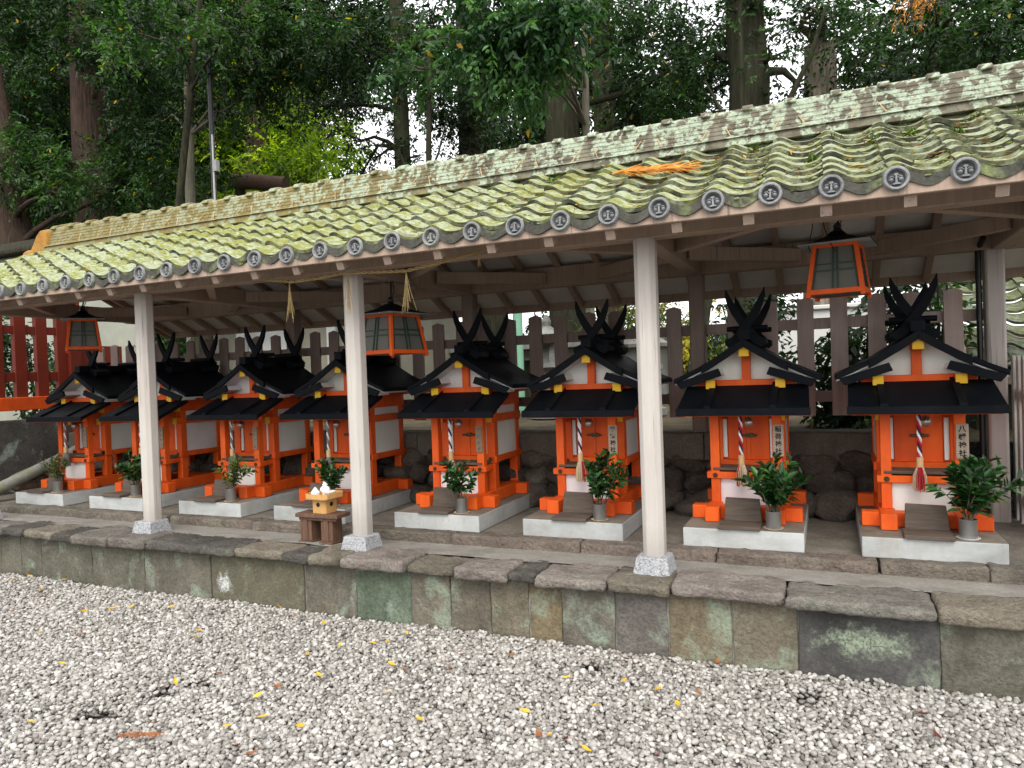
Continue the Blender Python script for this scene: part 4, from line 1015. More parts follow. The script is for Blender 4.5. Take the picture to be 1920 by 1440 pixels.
ware('salt_jar', 'white porcelain pot with a pointed lid, leftmost on the offering stand', 'jar', [(.0, 0), (.026, 0), (.030, .01), (.030, .028), (.032, .030), (.028, .036), (.016, .052), (.004, .066), (.0, .068)], -.052, -.03)
ware('porcelain_jar', 'round bellied white porcelain jar with narrow foot on the offering stand', 'jar', [(.0, 0), (.020, 0), (.019, .016), (.024, .028), (.033, .042), (.034, .054), (.026, .066), (.015, .072), (.018, .078), (.018, .084), (.011, .088), (.010, .096), (.0, .097)], .0, .01)
ware('porcelain_saucer', 'white porcelain dish raised on another, right side of the offering stand', 'dish', [(.0, 0), (.018, 0), (.018, .022), (.02, .026), (.040, .032), (.043, .040), (.040, .040), (.03, .034), (.0, .033)], .052, -.01)

# ------------------------------------------------------------------ lanterns
def make_lantern(label, loc, rz, side, top_z, tilt=0):
    t = thing('hanging_lantern', label, 'lantern', loc, rz, 'lanterns hanging under the shelter roof')
    k = side / .30; b0, t0, H = .15 * k, .112 * k, .272
    for sx in (-1, 1):
        for sy_ in (-1, 1): MB().beam((sx * b0, sy_ * b0, -.022), (sx * t0, sy_ * t0, H), .024, .024, (0, 1, 0)).build('corner_bar', 'orange', t, bev=.002)
    def rails(z, hw, w, h, name):
        b = MB()
        for s in (-1, 1): b.beam((-hw, s * hw, z), (hw, s * hw, z), w, h); b.beam((s * hw, -hw, z), (s * hw, hw, z), w, h)
        b.build(name, 'orange', t, bev=.002)
    rails(.008, b0, .02, .028, 'bottom_rail'); rails(H - .008, t0, .018, .018, 'top_rail')
    for a in range(4):
        Rm = Matrix.Rotation(a * math.pi / 2, 3, 'Z')
        def q(x, z, d): f_ = z / H; hw = b0 + (t0 - b0) * f_; return Rm @ Vector((x * (hw - .01), -hw + d, z))
        b = MB(); b.add([q(-1, .02, .004), q(1, .02, .004), q(1, H - .015, .004), q(-1, H - .015, .004)], [(0, 1, 2, 3)]); pn = b.build('paper_pane', 'lantern_paper', t, fix=False)
        b = MB()
        for xx in (-.10, .10): b.beam(q(xx, .02, -.001), q(xx, H - .015, -.001), .007, .007, Rm @ Vector((0, 1, 0)))
        for zz in (.125, .162): b.beam(q(-.97, zz, -.0015), q(.97, zz, -.0015), .007, .007)
        for xx in (-.9, .9): b.beam(q(xx, .02, -.0005), q(xx, H - .015, -.0005), .007, .006, Rm @ Vector((0, 1, 0)))
        b.build('lattice', 'lantern_green', pn)
    e = .205 * k
    b = MB(); lv = [(e, H + .004), (e * .62, H + .022), (e * .3, H + .052), (.03, H + .082)]
    for (w, z) in lv: b.v += [(-w, -w, z), (w, -w, z), (w, w, z), (-w, w, z)]
    for i in range(3):
        for j in range(4): b.f.append((i * 4 + j, i * 4 + (j + 1) % 4, i * 4 + 4 + (j + 1) % 4, i * 4 + 4 + j))
    b.f += [(3, 2, 1, 0), (12, 13, 14, 15)]; rf = b.build('lantern_roof', 'black', t, bev=.002)
    MB().box(-e * .96, e * .96, -e * .96, e * .96, H - .0005, H + .0035).build('roof_underside', 'grey_wall', rf)
    MB().box(-b0 + .01, b0 - .01, -b0 + .01, b0 - .01, -.004, .002).build('bottom_board', 'lantern_paper', t)
    b = MB(); b.lathe([(.0, H + .08), (.03, H + .08), (.02, H + .10), (.022, H + .115), (.012, H + .13), (.0, H + .132)], (0, 0, 0), 12); b.tube([(0, 0, H + .12), (.01, 0, H + .16), (0, .006, top_z)], .007, 6)
    b.tube([(.012, 0, H + .12), (.03, .01, H + .17), (.015, 0, top_z - .01)], .004, 5); b.build('hanger', 'black_metal', t)
    return t
lr = make_lantern('hanging lantern with vermilion frame near the rightmost shrine, loose wires beside it', (.07, .84, 1.882), R(-9), .28, .52)
for (x0, y0, dx) in ((-.10, -.14, -.03), (-.06, -.15, .05)):
    MB().tube([(x0, y0, .50), (x0 + dx * .3, y0, .36), (x0 + dx, y0 - .01, .26), (x0 + dx + .02, y0 - .02, .22)], .0028, 5).build('loose_wire', 'black_metal', lr)
make_lantern('hanging lantern with vermilion frame right of the second post, corner towards the viewer', (-2.84, .72, 1.672), R(-13), .345, .62)
make_lantern('hanging lantern with vermilion frame at the far left, above the leftmost shrine', (-6.28, .86, 1.862), R(54), .27, .50)

# ------------------------------------------------------------------ back fence and stone wall
fe_ = thing('picket_fence', 'brown painted wooden picket fence with pointed tops behind the shrines', 'fence', (-2.8, 1.93, 1.0))
FO = (2.8, -1.93, -1.0)
pk = MB().prism([(-.056, 1.116), (.056, 1.116), (.056, 1.950), (0, 1.968), (-.056, 1.950)], 1.93, 1.956).build('picket', 'fence', fe_, bev=.003)
first_ = True
for k in range(-33, 4):
    x = .078 + .2300 * k
    if min(abs(x - p) for p in PX) < .085: continue
    o = pk if first_ else pk.copy()
    if not first_: COL.objects.link(o)
    first_ = False
    o.location = (x + FO[0] + random.gauss(0, .003), FO[1], FO[2] + random.gauss(0, .004)); o.rotation_euler = (0, random.gauss(0, .004), 0)
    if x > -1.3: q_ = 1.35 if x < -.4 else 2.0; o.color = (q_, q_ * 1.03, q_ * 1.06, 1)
for i in range(4):
    for z in (1.78, 1.258):
        o = MB().box(PX[i] + .056, PX[i + 1] - .056, 1.957, 1.997, z - .04, z + .038).build('rail', 'fence', fe_, FO, bev=.003)
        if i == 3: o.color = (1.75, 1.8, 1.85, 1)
sw = thing('boulder_wall', 'dark dry stone boulder wall with a smooth grey capstone behind the shrines', 'stone wall', (-3.5, 1.85, .43))
WO = (3.5, -1.85, -.43)
caps = [-7.9, -6.3, -4.9, -3.3, -1.9, -.85, .58]
for i in range(6):
    rock((caps[i] + .002, caps[i + 1] - .002, 1.76, 2.08, .812, 1.012), 'capstone', 'capstone', (1, .97, .93), sw, WO, .012, .003, 500 + i)
rg = np.random.default_rng(21)
ball = bmesh.new(); bmesh.ops.create_icosphere(ball, subdivisions=3, radius=1)
BV = np.array([v.co[:] for v in ball.verts]); BF = np.array([[v.index for v in f.verts] for f in ball.faces]); ball.free()
def boulder(cx_, cy_, cz_, rx, ry, rz_, parent, mat, off, tint):
    d = rg.normal(size=(7, 3)); d = norm(d); V = BV.copy()
    for k in range(7):     # cut flats
        h = rg.uniform(.62, .9); s = V @ d[k]; V = V - np.where((s > h)[:, None], (s - h)[:, None] * d[k], 0)
    V = V * (1 + .04 * np.sin(BV @ (d[0] * 7)) + .03 * np.sin(BV @ (d[1] * 13)))[:, None]
    a = rg.uniform(-.3, .3); Rm = np.array([[math.cos(a), 0, math.sin(a)], [0, 1, 0], [-math.sin(a), 0, math.cos(a)]])
    V = (V * [rx, ry, rz_]) @ Rm.T + [cx_, cy_, cz_] + np.array(off)
    o = np_obj('boulder', V, BF, mat, parent); o.data.polygons.foreach_set('use_smooth', [True] * len(o.data.polygons)); o.color = (*tint, 1)
for row, (zc, yc) in enumerate(((.50, 1.74), (.665, 1.80), (.79, 1.86))):
    x = -7.9 + row * .11
    while x < .35:
        rx = rg.uniform(.10, .19) * (1.1 if row == 0 else .9); c = rg.uniform(.65, 1.15)
        boulder(x + rx, yc + rg.normal(0, .02), zc + rg.normal(0, .015), rx * 1.18, .16, rg.uniform(.10, .13), sw, 'boulder', WO, (c * 1.05, c, c * .95))
        x += rx * 1.86
MB().box(-7.9, .58, 1.82, 2.02, .40, .815).build('wall_core', 'boulder', sw, WO)
dp = MB().tube([(.915, 1.90, .43), (.915, 1.90, 2.2)], .018, 12); dp.tube([(.915, 1.90, 2.2), (.93, 1.80, 2.26)], .018, 12)
tag(dp.build('downpipe', 'black_metal', None, smooth=40), 'slim black downpipe beside the right back post', 'pipe')
# side fence at the right end
sf = thing('side_fence', 'pale picket fence running toward the viewer at the right edge', 'fence', (1.12, 1.8, .43))
FO2 = (-1.12, -1.8, -.43)
sp0 = None
for k in range(6):
    y = 2.0 - .13 * k
    o = MB().prism([(y - .028, .40), (y + .028, .40), (y + .028, 1.47), (y + .014, 1.50), (y - .014, 1.50), (y - .028, 1.47)], 1.105, 1.125, 'x').build('picket', 'post', sf, FO2, bev=.003) if sp0 is None else sp0.copy()
    if sp0 is None: sp0 = o; y0_ = y
    else: COL.objects.link(o); o.location = (0, y - y0_, 0)
for z in (.58, 1.25): MB().box(1.126, 1.16, 1.30, 2.06, z - .035, z + .035).build('rail', 'fence', sf, FO2, bev=.003)
ob_ = thing('orange_post', 'vermilion wooden post foot at the right edge behind the pale pickets', 'post', (1.30, 2.05, .3))
MB().box(-.06, .06, -.06, .06, -.1, .22).build('post_foot', 'orange', ob_, bev=.004); MB().box(-.04, .04, -.04, .04, .22, .5).build('shaft', 'orange', ob_, bev=.004)

# ------------------------------------------------------------------ left end: lattice fence, low wall, pipe, rocks
lf = thing('lattice_fence', 'dark vermilion lattice fence closing the left end of the shelter', 'lattice fence', (-7.9, 1.2, 1.2))
LO = (7.9, -1.2, -1.2)
for y in (1.05 - .22, 1.05, 1.285, 1.515, 1.745, .60):
    MB().box(-7.93, -7.87, y - .062, y + .062, 1.43, 2.46).build('upright', 'rosy_wood', lf, LO, bev=.004)
for z0, z1 in ((2.33, 2.44), (2.11, 2.195), (1.60, 1.70)): MB().box(-7.92, -7.885, .4, 1.86, z0, z1).build('rail', 'rosy_wood', lf, LO, bev=.003)
o = MB().box(-7.97, -7.83, .3, 1.95, 1.295, 1.435).build('sill_beam', 'orange', lf, LO, bev=.006); o.color = (.85, .8, .8, 1)
MB().box(-7.97, -7.83, 1.80, 1.94, 1.0, 2.5).build('corner_post', 'rosy_wood', lf, LO, bev=.006)
MB().box(-7.91, -7.89, 1.94, 2.5, 1.45, 2.0).build('return_panel', 'rosy_wood', lf, LO)
lw = thing('low_concrete_wall', 'dark lichen stained concrete wall below the vermilion lattice fence', 'wall', (-7.95, 1.0, .4))
MB().box(-8.15, -7.86, -.4, 2.1, .35, 1.19).build('wall', 'dark_wall', lw, (7.95, -1.0, -.4), bev=.02, seg=2)
pp_ = MB(); pp_.tube([(-7.45, -.25, .18), (-7.45, .70, .535), (-7.45, 1.35, .76), (-7.45, 2.0, 1.0)], .058, 14)
tag(pp_.build('drain_pipe', 'mossy_pipe', None, smooth=40), 'mossy grey drain pipe sloping up beside the leftmost shrine', 'pipe')
lrock = [(-7.72, .55, .52, .20, .22, .16, 'leftmost brown rock below the sloping drain pipe'), (-7.62, 1.15, .55, .16, .2, .18, 'dark rock behind the sloping drain pipe')]
for (x, y, z, a_, b_, c_, lab) in lrock:
    boulder(0, 0, 0, a_, b_, c_, None, 'boulder', (0, 0, 0), (1.4, 1.2, 1.0)); o = COL.objects[-1]; o.name = 'rock'; o.location = (x, y, z); tag(o, lab, 'rock')

# ------------------------------------------------------------------ beyond the fence
m = MB(); n = 40
for i in range(n + 1):
    for j in range(n + 1):
        x = -70 + 110 * i / n; y = 2.0 + 58 * (j / n) ** 1.5
        z = .93 + max(0, y - 5) * .05 + (max(0, -x - 9) * .06 if y > 3 else 0) * min(1, (y - 2) / 6)
        m.v.append((x, y, z))
for i in range(n):
    for j in range(n): a = i * (n + 1) + j; m.f.append((a, a + n + 1, a + n + 2, a + 1))
tag(m.build('upper_ground', 'soil', None, smooth=60), None, None, kind='structure')
m = MB(); n = 48; rg2 = np.random.default_rng(5)
for i in range(n + 1):
    for j in range(13):
        x = -75 + 68 * i / n; t = j / 12; fade = min(1, max(0, (-17 - x) / 7.0))
        y = 21 + 12 * t + (x + 75) * .04; fade = min(1, max(0, -(x + .84 * (y + 3.6)) / 7)); z = .8 + (17 * t ** .8) * fade + rg2.normal(0, .35)
        m.v.append((x, y, z))
for i in range(n):
    for j in range(12): a = i * 13 + j; m.f.append((a, a + 13, a + 14, a + 1))
tag(m.build('backing_slope', 'backing_slope', None, smooth=80), None, None, kind='structure')  # added dark backing, makes gaps between the left trees look dark instead of sky

pw = thing('plaster_wall', 'long white plastered wall with a dark coping beyond the lattice fence at the left', 'wall', (-13, 4.1, 1))
MB().box(-22, -9.35, 4.0, 4.2, .6, 3.72).build('wall', 'cream_wall', pw, (13, -4.1, -1)).color = (1.5, 1.6, 1.7, 1)
m = MB().prism([(3.80, 3.72), (4.40, 3.72), (4.40, 3.80), (4.1, 4.0), (3.80, 3.80)], -22, -9.2, 'x'); m.build('coping', 'bark_dark', pw, (13, -4.1, -1), bev=.02)
b = MB(); trunk_pts = [(-8.15 + .02 * math.sin(k), 4.0, .8 + .35 * k) for k in range(7)]; b.tube(trunk_pts, [.17 - .004 * k for k in range(7)], 14)
tag(b.build('bare_trunk', 'bark_dark', None, smooth=70), 'dark tree trunk standing before the cream storehouse wall', 'tree trunk')
sb_ = thing('storehouse', 'cream plastered storehouse with dark timber posts behind the picket fence', 'building', (-7.2, 5.2, 1))
BO = (7.2, -5.2, -1)
MB().box(-8.9, -5.6, 4.6, 7.0, .8, 2.75).build('wall', 'cream_wall', sb_, BO)
for x in (-8.95, -7.95, -7.0, -6.3, -5.6): MB().box(x - .08, x + .08, 4.5, 4.66, .8, 2.75).build('post', 'grey_wall', sb_, BO, bev=.01)
MB().box(-8.9, -5.55, 4.54, 4.62, 1.45, 1.6).build('rail', 'grey_wall', sb_, BO); MB().box(-7.85, -7.1, 4.57, 4.61, 1.65, 2.4).build('window', 'grey_wall', sb_, BO, bev=.01)
MB().prism([(4.1, 2.72), (7.4, 2.72), (7.4, 2.8), (5.8, 3.05), (4.1, 2.8)], -9.3, -5.3, 'x').build('roof', 'bark_dark', sb_, BO)
gh = thing('grey_outhouse', 'low grey outhouse with a pale roof edge seen through the middle of the fence', 'building', (-3.8, 7.4, 1))
MB().box(-5.3, -2.4, 7.0, 8.6, .8, 1.85).build('wall', 'grey_wall', gh, (3.8, -7.4, -1))
MB().prism([(6.6, 1.86), (9.0, 1.86), (9.0, 1.93), (7.8, 2.15), (6.6, 1.95)], -5.6, -2.2, 'x').build('roof', 'lantern_stone', gh, (3.8, -7.4, -1), bev=.01)
MB().box(-4.6, -4.0, 6.97, 7.0, .9, 1.7).build('door', 'bark_dark', gh, (3.8, -7.4, -1)); MB().box(-3.5, -2.8, 6.97, 7.0, 1.2, 1.6).build('window', 'black', gh, (3.8, -7.4, -1))
gp_ = MB().tube([(-3.90, 5.5, .8), (-3.90, 5.5, 2.8)], .066, 16); tag(gp_.build('green_pole', 'green_pipe', None, smooth=40), 'pale green steel pole beyond the fence, above the shrine roofs', 'pole')
def stone_lantern(label, x, y, z, s):
    t = thing('stone_lantern', label, 'stone lantern', (x, y, z), group='stone lanterns beyond the fence')
    b = MB(); b.lathe([(.0, 0), (.26 * s, 0), (.26 * s, .1 * s), (.12 * s, .16 * s), (.10 * s, .55 * s), (.12 * s, .6 * s), (.22 * s, .66 * s), (.22 * s, .72 * s), (.0, .72 * s)], (0, 0, 0), 10); b.build('pillar', 'lantern_stone', t, smooth=30)
    b = MB()
    for sx in (-1, 1):
        for sy_ in (-1, 1): b.box(sx * .11 * s - .03 * s, sx * .11 * s + .03 * s, sy_ * .11 * s - .03 * s, sy_ * .11 * s + .03 * s, .72 * s, .98 * s)
    b.box(-.08 * s, .08 * s, -.08 * s, .08 * s, .72 * s, .97 * s); b.build('fire_box', 'lantern_stone', t)
    b = MB(); b.lathe([(.0, .98 * s), (.31 * s, .98 * s), (.32 * s, 1.03 * s), (.16 * s, 1.13 * s), (.06 * s, 1.2 * s), (.07 * s, 1.26 * s), (.03 * s, 1.34 * s), (.0, 1.36 * s)], (0, 0, 0), 8); b.build('cap', 'lantern_stone', t)
stone_lantern('stone lantern with wide cap beyond the fence, right of the green pole', -3.1, 4.5, .95, .92)
stone_lantern('smaller stone lantern beyond the fence, left of the third post', -1.95, 4.8, .95, .82)
ww = thing('white_wall', 'bright white wall behind the camellia leaves at the right', 'wall', (.0, 5.6, 1))
MB().box(-.75, 1.35, 5.55, 5.7, .8, 2.12).build('wall', 'white_wall', ww, (0, -5.6, -1)); MB().box(-.8, 1.4, 5.5, 5.75, 2.12, 2.17).build('coping', 'white_wall', ww, (0, -5.6, -1), bev=.01)
nr = thing('neighbour_roof', 'grey tiled roof of a low outbuilding at the right edge behind the fence', 'building', (1.9, 3.4, 1))
NO = (-1.9, -3.4, -1)
xs2 = [1.0 + .2535 * i for i in range(9)]
tile_field(xs2, lambda c: 2.62 + c * .165, lambda y: 1.40 + (y - 2.62) * .62, 8, 1, 'tile', 'roof_tiles', nr, NO, 12, tilt=.04)
nr.children[0].color = (.5, .52, .62, 1)
MB().box(1.05, 3.2, 2.95, 4.4, .85, 1.42).build('wall', 'bark_dark', nr, NO); MB().box(.98, 3.25, 2.66, 2.74, 1.29, 1.39).build('fascia', 'beam', nr, NO)
MB().box(1.0, 3.2, 3.9, 4.1, 2.15, 2.32).build('ridge', 'ridge', nr, NO, bev=.01)

po = thing('slim_pole', 'slim black pole with a pale reflective stripe rising among the trees at the left', 'pole', (-9.865, 6, .9))
MB().tube([(0, 0, 0), (0, 0, 6.4)], .042, 12).build('shaft', 'black_metal', po, smooth=40)
MB().box(.03, .05, -.045, -.02, 2.6, 5.0).build('stripe', 'white_wall', po); MB().box(.03, .12, -.05, .03, 4.35, 4.55).build('bracket', 'grey_wall', po)
lg = thing('old_log', 'thick reddish cut log lying above the ridge line among the trees', 'log', (-11.9, 9, 5.6))
b = MB(); b.tube([(-.45, 0, .52), (.3, .1, .42), (.9, .2, .32)], [.17, .17, .16], 14); b.build('log_body', 'rust', lg, smooth=40)
b = MB(); b.tube([(-.3, .05, .38), (-.3, .05, -4.4)], .12, 8); b.tube([(.7, .18, .3), (.7, .18, -4.4)], .12, 8); b.build('prop', 'bark_dark', lg)

# ------------------------------------------------------------------ trees
def trunk(b, x, y, r, H, lean=(0, 0), z0=.4, seed=0, n=16):
    rg = random.Random(seed); k = 14; pts, rs = [], []
    for i in range(k + 1):
        t = i / k; pts.append((x + lean[0] * (t - .35) + rg.gauss(0, r * .06), y + lean[1] * (t - .35), z0 + (H - z0) * t)); rs.append(r * (1.22 - .55 * t) + (r * .5 if i == 0 else 0))
    b.tube(pts, rs, n); return pts
def limbs(b, pts, cl, r, seed):
    rg = random.Random(seed)
    for (cx_, cy_, cz_, cr) in cl:
        p = min(pts, key=lambda q: abs(q[2] - (cz_ - cr * .9)) + .2 * abs(q[2] - 3)); p = Vector(p); q = Vector((cx_, cy_, cz_))
        md_ = (p + q) / 2 + Vector((rg.gauss(0, .15), rg.gauss(0, .15), .15 + rg.gauss(0, .1)))
        b.tube([p, p.lerp(md_, .5) + Vector((0, 0, .06)), md_, md_.lerp(q, .55), q], [r * .32, r * .26, r * .2, r * .13, r * .05], 7)
        for k in range(4):
            d = Vector((rg.gauss(0, 1), rg.gauss(0, 1), rg.gauss(0, .6))).normalized() * cr * .8
            b.tube([q.lerp(md_, .4), q.lerp(md_, .1) + d * .45, q + d], [r * .12, r * .07, r * .02], 5)
def tree(name, label, x, y, r, H, bk, cl, leaf, dens, size, seed, lean=(0, 0), droop=.25, cat='tree', extra=None, nolimb=False, wr=.42):
    t = thing(name, label, cat, (x, y, .95), group='trees behind the shelter'); off = (-x, -y, -.95)
    b = MB(); pts = trunk(b, x, y, r, H, lean, .4, seed)
    if not nolimb: limbs(b, pts, cl, max(r, .09) if r < .3 else .28, seed)
    if extra: extra(b)
    b.build('trunk', bk, t, off, smooth=70)
    V, F, s = foliage(cl, dens, size, rng=np.random.default_rng(seed), droop=droop, wr=wr)
    o = np_obj('crown', V + np.array(off), F, leaf, t, s); return t
A = [(-21.1, 10., 12.2, 1.7), (-19.2, 9., 9.4, 1.28), (-20.3, 9., 7.8, 1.02), (-20.7, 11., 12.2, 1.28)]
B_ = [(-15., 8., 9.9, 1.35), (-17.7, 9., 9.5, .97), (-13.7, 8., 8.6, 1.19), (-16.5, 9.5, 8.3, .83)]
C_ = [(-17.1, 7.5, 6.8, 1.13), (-15.1, 7., 6., .7), (-14.5, 8., 6., .85), (-18.6, 9., 6.2, .7), (-14.3, 8., 6.8, .73)]
D_ = [(-11.7, 7., 8.6, 1.17), (-9.9, 6.5, 7.6, 1.07), (-13.4, 8., 7.3, .95), (-12.7, 8., 5.9, .93), (-9.2, 7., 7.4, .99), (-11.2, 7.5, 7.1, .65), (-8.3, 7., 7.5, .87)]
N_ = [(-10.8, 5., 7.4, .54), (-9.5, 5., 7.1, .61), (-8.5, 5., 7.2, .5)]
E_ = [(-16.2, 14., 10.1, 2.), (-13.7, 13., 8.5, 1.53), (-12.2, 12., 7.2, .99), (-17.3, 14., 8.8, 1.54), (-13.7, 12., 7.1, 1.17), (-10.8, 11., 6.4, .59), (-17.5, 13, 6.6, 1.1), (-15.5, 13, 6.9, 1.0), (-18.5, 14, 10.5, .9)]
F_ = [(-7.7, 8., 7.9, .91), (-8.5, 8., 8.2, 1.04), (-6.8, 7.5, 6.8, .57), (-6.2, 8., 7.7, .87), (-8.1, 8.5, 7., .32), (-7., 8., 5.6, .35), (-9.3, 9., 7.5, .56), (-10., 9., 7.4, .69), (-8.7, 8.6, 6.3, .3), (-8.2, 8.6, 5.9, .28), (-8.9, 9., 5.7, .3), (-7.6, 8.2, 6.4, .28)]
G_ = [(-6.4, 9.5, 7.1, .97), (-6.4, 9.2, 6.2, .53), (-7., 9., 6.7, .53), (-5.4, 9., 6.2, .61), (-6.4, 9.1, 5.2, .5)]
H_ = [(-3.8, 5., 5.9, .76), (-4.4, 5., 6.2, .57), (-3.3, 5., 5.4, .41), (-3., 5., 5.8, .54), (-5.2, 5., 5.8, .33), (-3.3, 5., 6.1, .61)]
I_ = [(-4.5, 8., 6.1, .74), (-2.7, 7.5, 6.7, .83), (-2.4, 8., 6.1, .69), (-2.8, 8.5, 5.8, .63), (-4.5, 8., 5.6, .46)]
J_ = [(-3.6, 10., 8.2, .92), (-2.1, 9., 7.2, .92), (-2.4, 9., 5.9, .55), (-3.5, 10., 6.8, .51)]
K_ = [(-.9, 7.5, 6.7, .7), (-1.6, 8., 5.8, .37), (-.6, 7., 5.7, .26), (-1.8, 8., 5.5, .42), (-1.3, 8., 6.7, .41), (-.45, 7.6, 5.15, .24), (-.25, 8., 5.6, .22), (-1.45, 7.8, 6.2, .3)]
L_ = [(.1, 8., 6.7, .63), (.5, 9., 6.7, .67), (-.2, 8., 6.6, .4)]
M_ = [(1., 8., 5.9, .76), (1.6, 7., 5.2, .67), (1.9, 6., 5.1, .53), (.9, 9., 5.8, .5), (1.3, 6., 5.4, .43), (2.1, 7., 5.1, .33)]
Q = 260
tree('cedar_tree', 'tall dark cedar at the far left edge, partly cut by the frame', -21.87, 10, .33, 15, 'bark_red', A, 'leaf_dark', Q, .13, 1)
tree('cedar_tree', 'tall thick reddish brown cedar trunk rising above the left ridge end', -16.36, 8.5, .43, 14, 'bark_red', B_, 'leaf_dark', Q, .12, 2)
tree('cedar_tree', 'leaning dark trunk low at the left behind the ridge end ornament', -17.51, 7.5, .42, 9.5, 'bark_red', C_, 'leaf_mid', Q, .115, 3, (-1.6, 0))
tree('oak_tree', 'slender grey evergreen oak left of the slim black pole', -11.57, 7, .10, 11, 'bark_grey', D_, 'leaf_dark', Q * 1.15, .105, 4, (.4, 0))
tree('oak_tree', 'pale green leafy branches reaching across the upper left in front of the dark trees', -10.6, 5.6, .07, 8.2, 'bark_dark', N_, 'leaf_mid', Q * .5, .10, 5, (1.6, 0), .1)
tree('broadleaf_tree', 'bright backlit yellow green tree deep behind the slim pole', -15.3, 13, .36, 14, 'bark_red', E_, 'leaf_bright', Q * .55, .15, 6)
tree('evergreen_tree', 'dark silhouetted tree right of the bright sky gap', -7.2, 8, .16, 11, 'bark_dark', F_, 'leaf_dark', Q * .85, .095, 7)
b = MB(); trunk(b, -6.446, 7.5, .062, 7.5, (.3, 0), .5, 77, 10)
for s, zz in ((1, 4.6), (-1, 5.0), (1, 5.4)): b.tube([(-6.45, 7.5, zz - .5), (-6.45 + s * .3, 7.5, zz), (-6.45 + s * .5, 7.5, zz + .6)], [.03, .02, .008], 6)
tag(b.build('sapling', 'bark_dark', None, smooth=70), 'thin dark sapling just right of the silhouetted tree', 'sapling')
tree('evergreen_tree', 'ivy clad dark trunk with hanging foliage in the upper middle', -6.4, 9.6, .40, 12, 'bark_dark', G_, 'leaf_dark', Q * 1.1, .095, 8)
tree('oak_tree', 'evergreen with large glossy leaves overhanging the middle of the ridge', -3.13, 6.4, .062, 7.6, 'bark_grey', H_, 'leaf_fresh', Q * 1.1, .12, 9, (.1, 0), .45)
tree('evergreen_tree', 'broad very dark trunk just left of the slender grey stem', -3.87, 7.6, .29, 11, 'bark_dark', I_, 'leaf_dark', Q * 1.2, .09, 10)
tree('cedar_tree', 'straight reddish cedar trunk behind the slender grey stem', -3.85, 10, .22, 13, 'bark_red', J_, 'leaf_dark', Q, .10, 11)
def kbr(b):
    for pts_, r_ in (([(-1.0, 7.1, 3.3), (-1.02, 7.0, 4.4), (-.98, 7.0, 7.2)], [.05, .045, .035]), ([(-1.0, 7.1, 3.9), (-.6, 7.0, 4.7), (-.1, 6.9, 5.6), (.1, 6.9, 6.2)], [.06, .05, .035, .02]), ([(-1.03, 7.1, 4.0), (-1.4, 7.0, 4.7), (-2.0, 7.0, 4.95)], [.05, .04, .015]), ([(-1.02, 7.1, 4.2), (-1.2, 7.0, 4.9), (-1.5, 7., 5.6)], [.04, .03, .012])):
        b.tube(pts_, r_, 8)
tree('evergreen_tree', 'mossy green brown trunk with a forked pale stem in front, right of centre', -.974, 7.6, .30, 11, 'bark_dark', K_, 'leaf_dark', Q, .09, 12, extra=kbr)
def knot(b):
    b.lathe([(.02, .10), (.10, .07), (.13, .0), (.16, -.10), (.0, -.10)], (.06, 8.13, 5.45), 12, 'y')
    b.lathe([(.01, .06), (.06, .04), (.09, -.04), (.0, -.04)], (.22, 8.25, 5.45), 10, 'y')
tree('cypress_tree', 'pale fluted cypress trunk with a dark knot at the upper right', 0, 8.5, .33, 6.35, 'bark_pale', L_, 'leaf_mid', Q, .085, 13, extra=knot)
tree('evergreen_tree', 'mixed evergreen thicket tree filling the upper right corner', 1.5, 7.6, .16, 8, 'bark_dark', M_, 'leaf_dark', Q * 1.35, .085, 14)
b = MB(); trunk(b, -1.75, 7.0, .115, 3.3, (.5, 0), .6, 78, 10); tag(b.build('leaning_trunk', 'bark_dark', None, smooth=70), 'dark leaning trunk glimpsed under the eave right of the third post', 'tree trunk')
V, F, s = foliage([(1.05, 6.5, 5.95, .2), (1.25, 6.5, 5.9, .16)], 700, .07, tw=.2, wr=.14, droop=1.1, rng=np.random.default_rng(15))
t = thing('cedar_branch', 'drooping branch of rusty orange dead cedar needles in the upper right corner', 'branch', (1.2, 6.5, 5.9)); np_obj('needles', V - np.array([1.2, 6.5, 5.9]), F, 'frond', t)
MB().tube([(.3, 1.1, -.1), (.1, .3, .15), (-.1, 0, .05), (-.2, -.1, -.2)], [.05, .035, .02, .008], 7).build('branch', 'bark_red', t)
MB().tube([(.3, 1.1, -.1), (.3, 1.1, -5.0)], .07, 8).build('stem', 'bark_red', t)
# far wood: one mass
W_ = []
for i, (x, z, r) in enumerate([(-31.8, 17.2, 2.7), (-28.5, 16.5, 2.6), (-25.6, 15.8, 2.5), (-22.8, 15.2, 2.4), (-20.3, 14.6, 2.3), (-18., 14.1, 2.2), (-15.8, 13.6, 2.1), (-31.9, 15., 2.7), (-28.7, 14.3, 2.6), (-25.7, 13.8, 2.5), (-23., 13.2, 2.4), (-20.4, 12.7, 2.3), (-18.1, 12.2, 2.2), (-15.9, 11.8, 2.1), (-32.1, 12.8, 2.7), (-28.8, 12.2, 2.6), (-25.8, 11.7, 2.5), (-23.1, 11.2, 2.4), (-20.5, 10.8, 2.3), (-18.2, 10.4, 2.2), (-32.2, 10.5, 2.7), (-29., 10.1, 2.6), (-26., 9.6, 2.5), (-23.2, 9.2, 2.4), (-20.6, 8.9, 2.3), (-18.3, 8.6, 2.2), (-14.1, 13.3, 1.6), (-12.1, 12.8, 1.6), (-8.7, 12., 1.2), (-6., 10.8, 1.0), (1.3, 9.8, .9), (3.2, 9.4, 1.2), (3.8, 8.1, 1.1), (-26, 7.5, 2.2), (-22, 7., 2.2), (-19, 6.5, 2.)]):
    W_.append((x, 16. if x < -15 else 17., z, r))
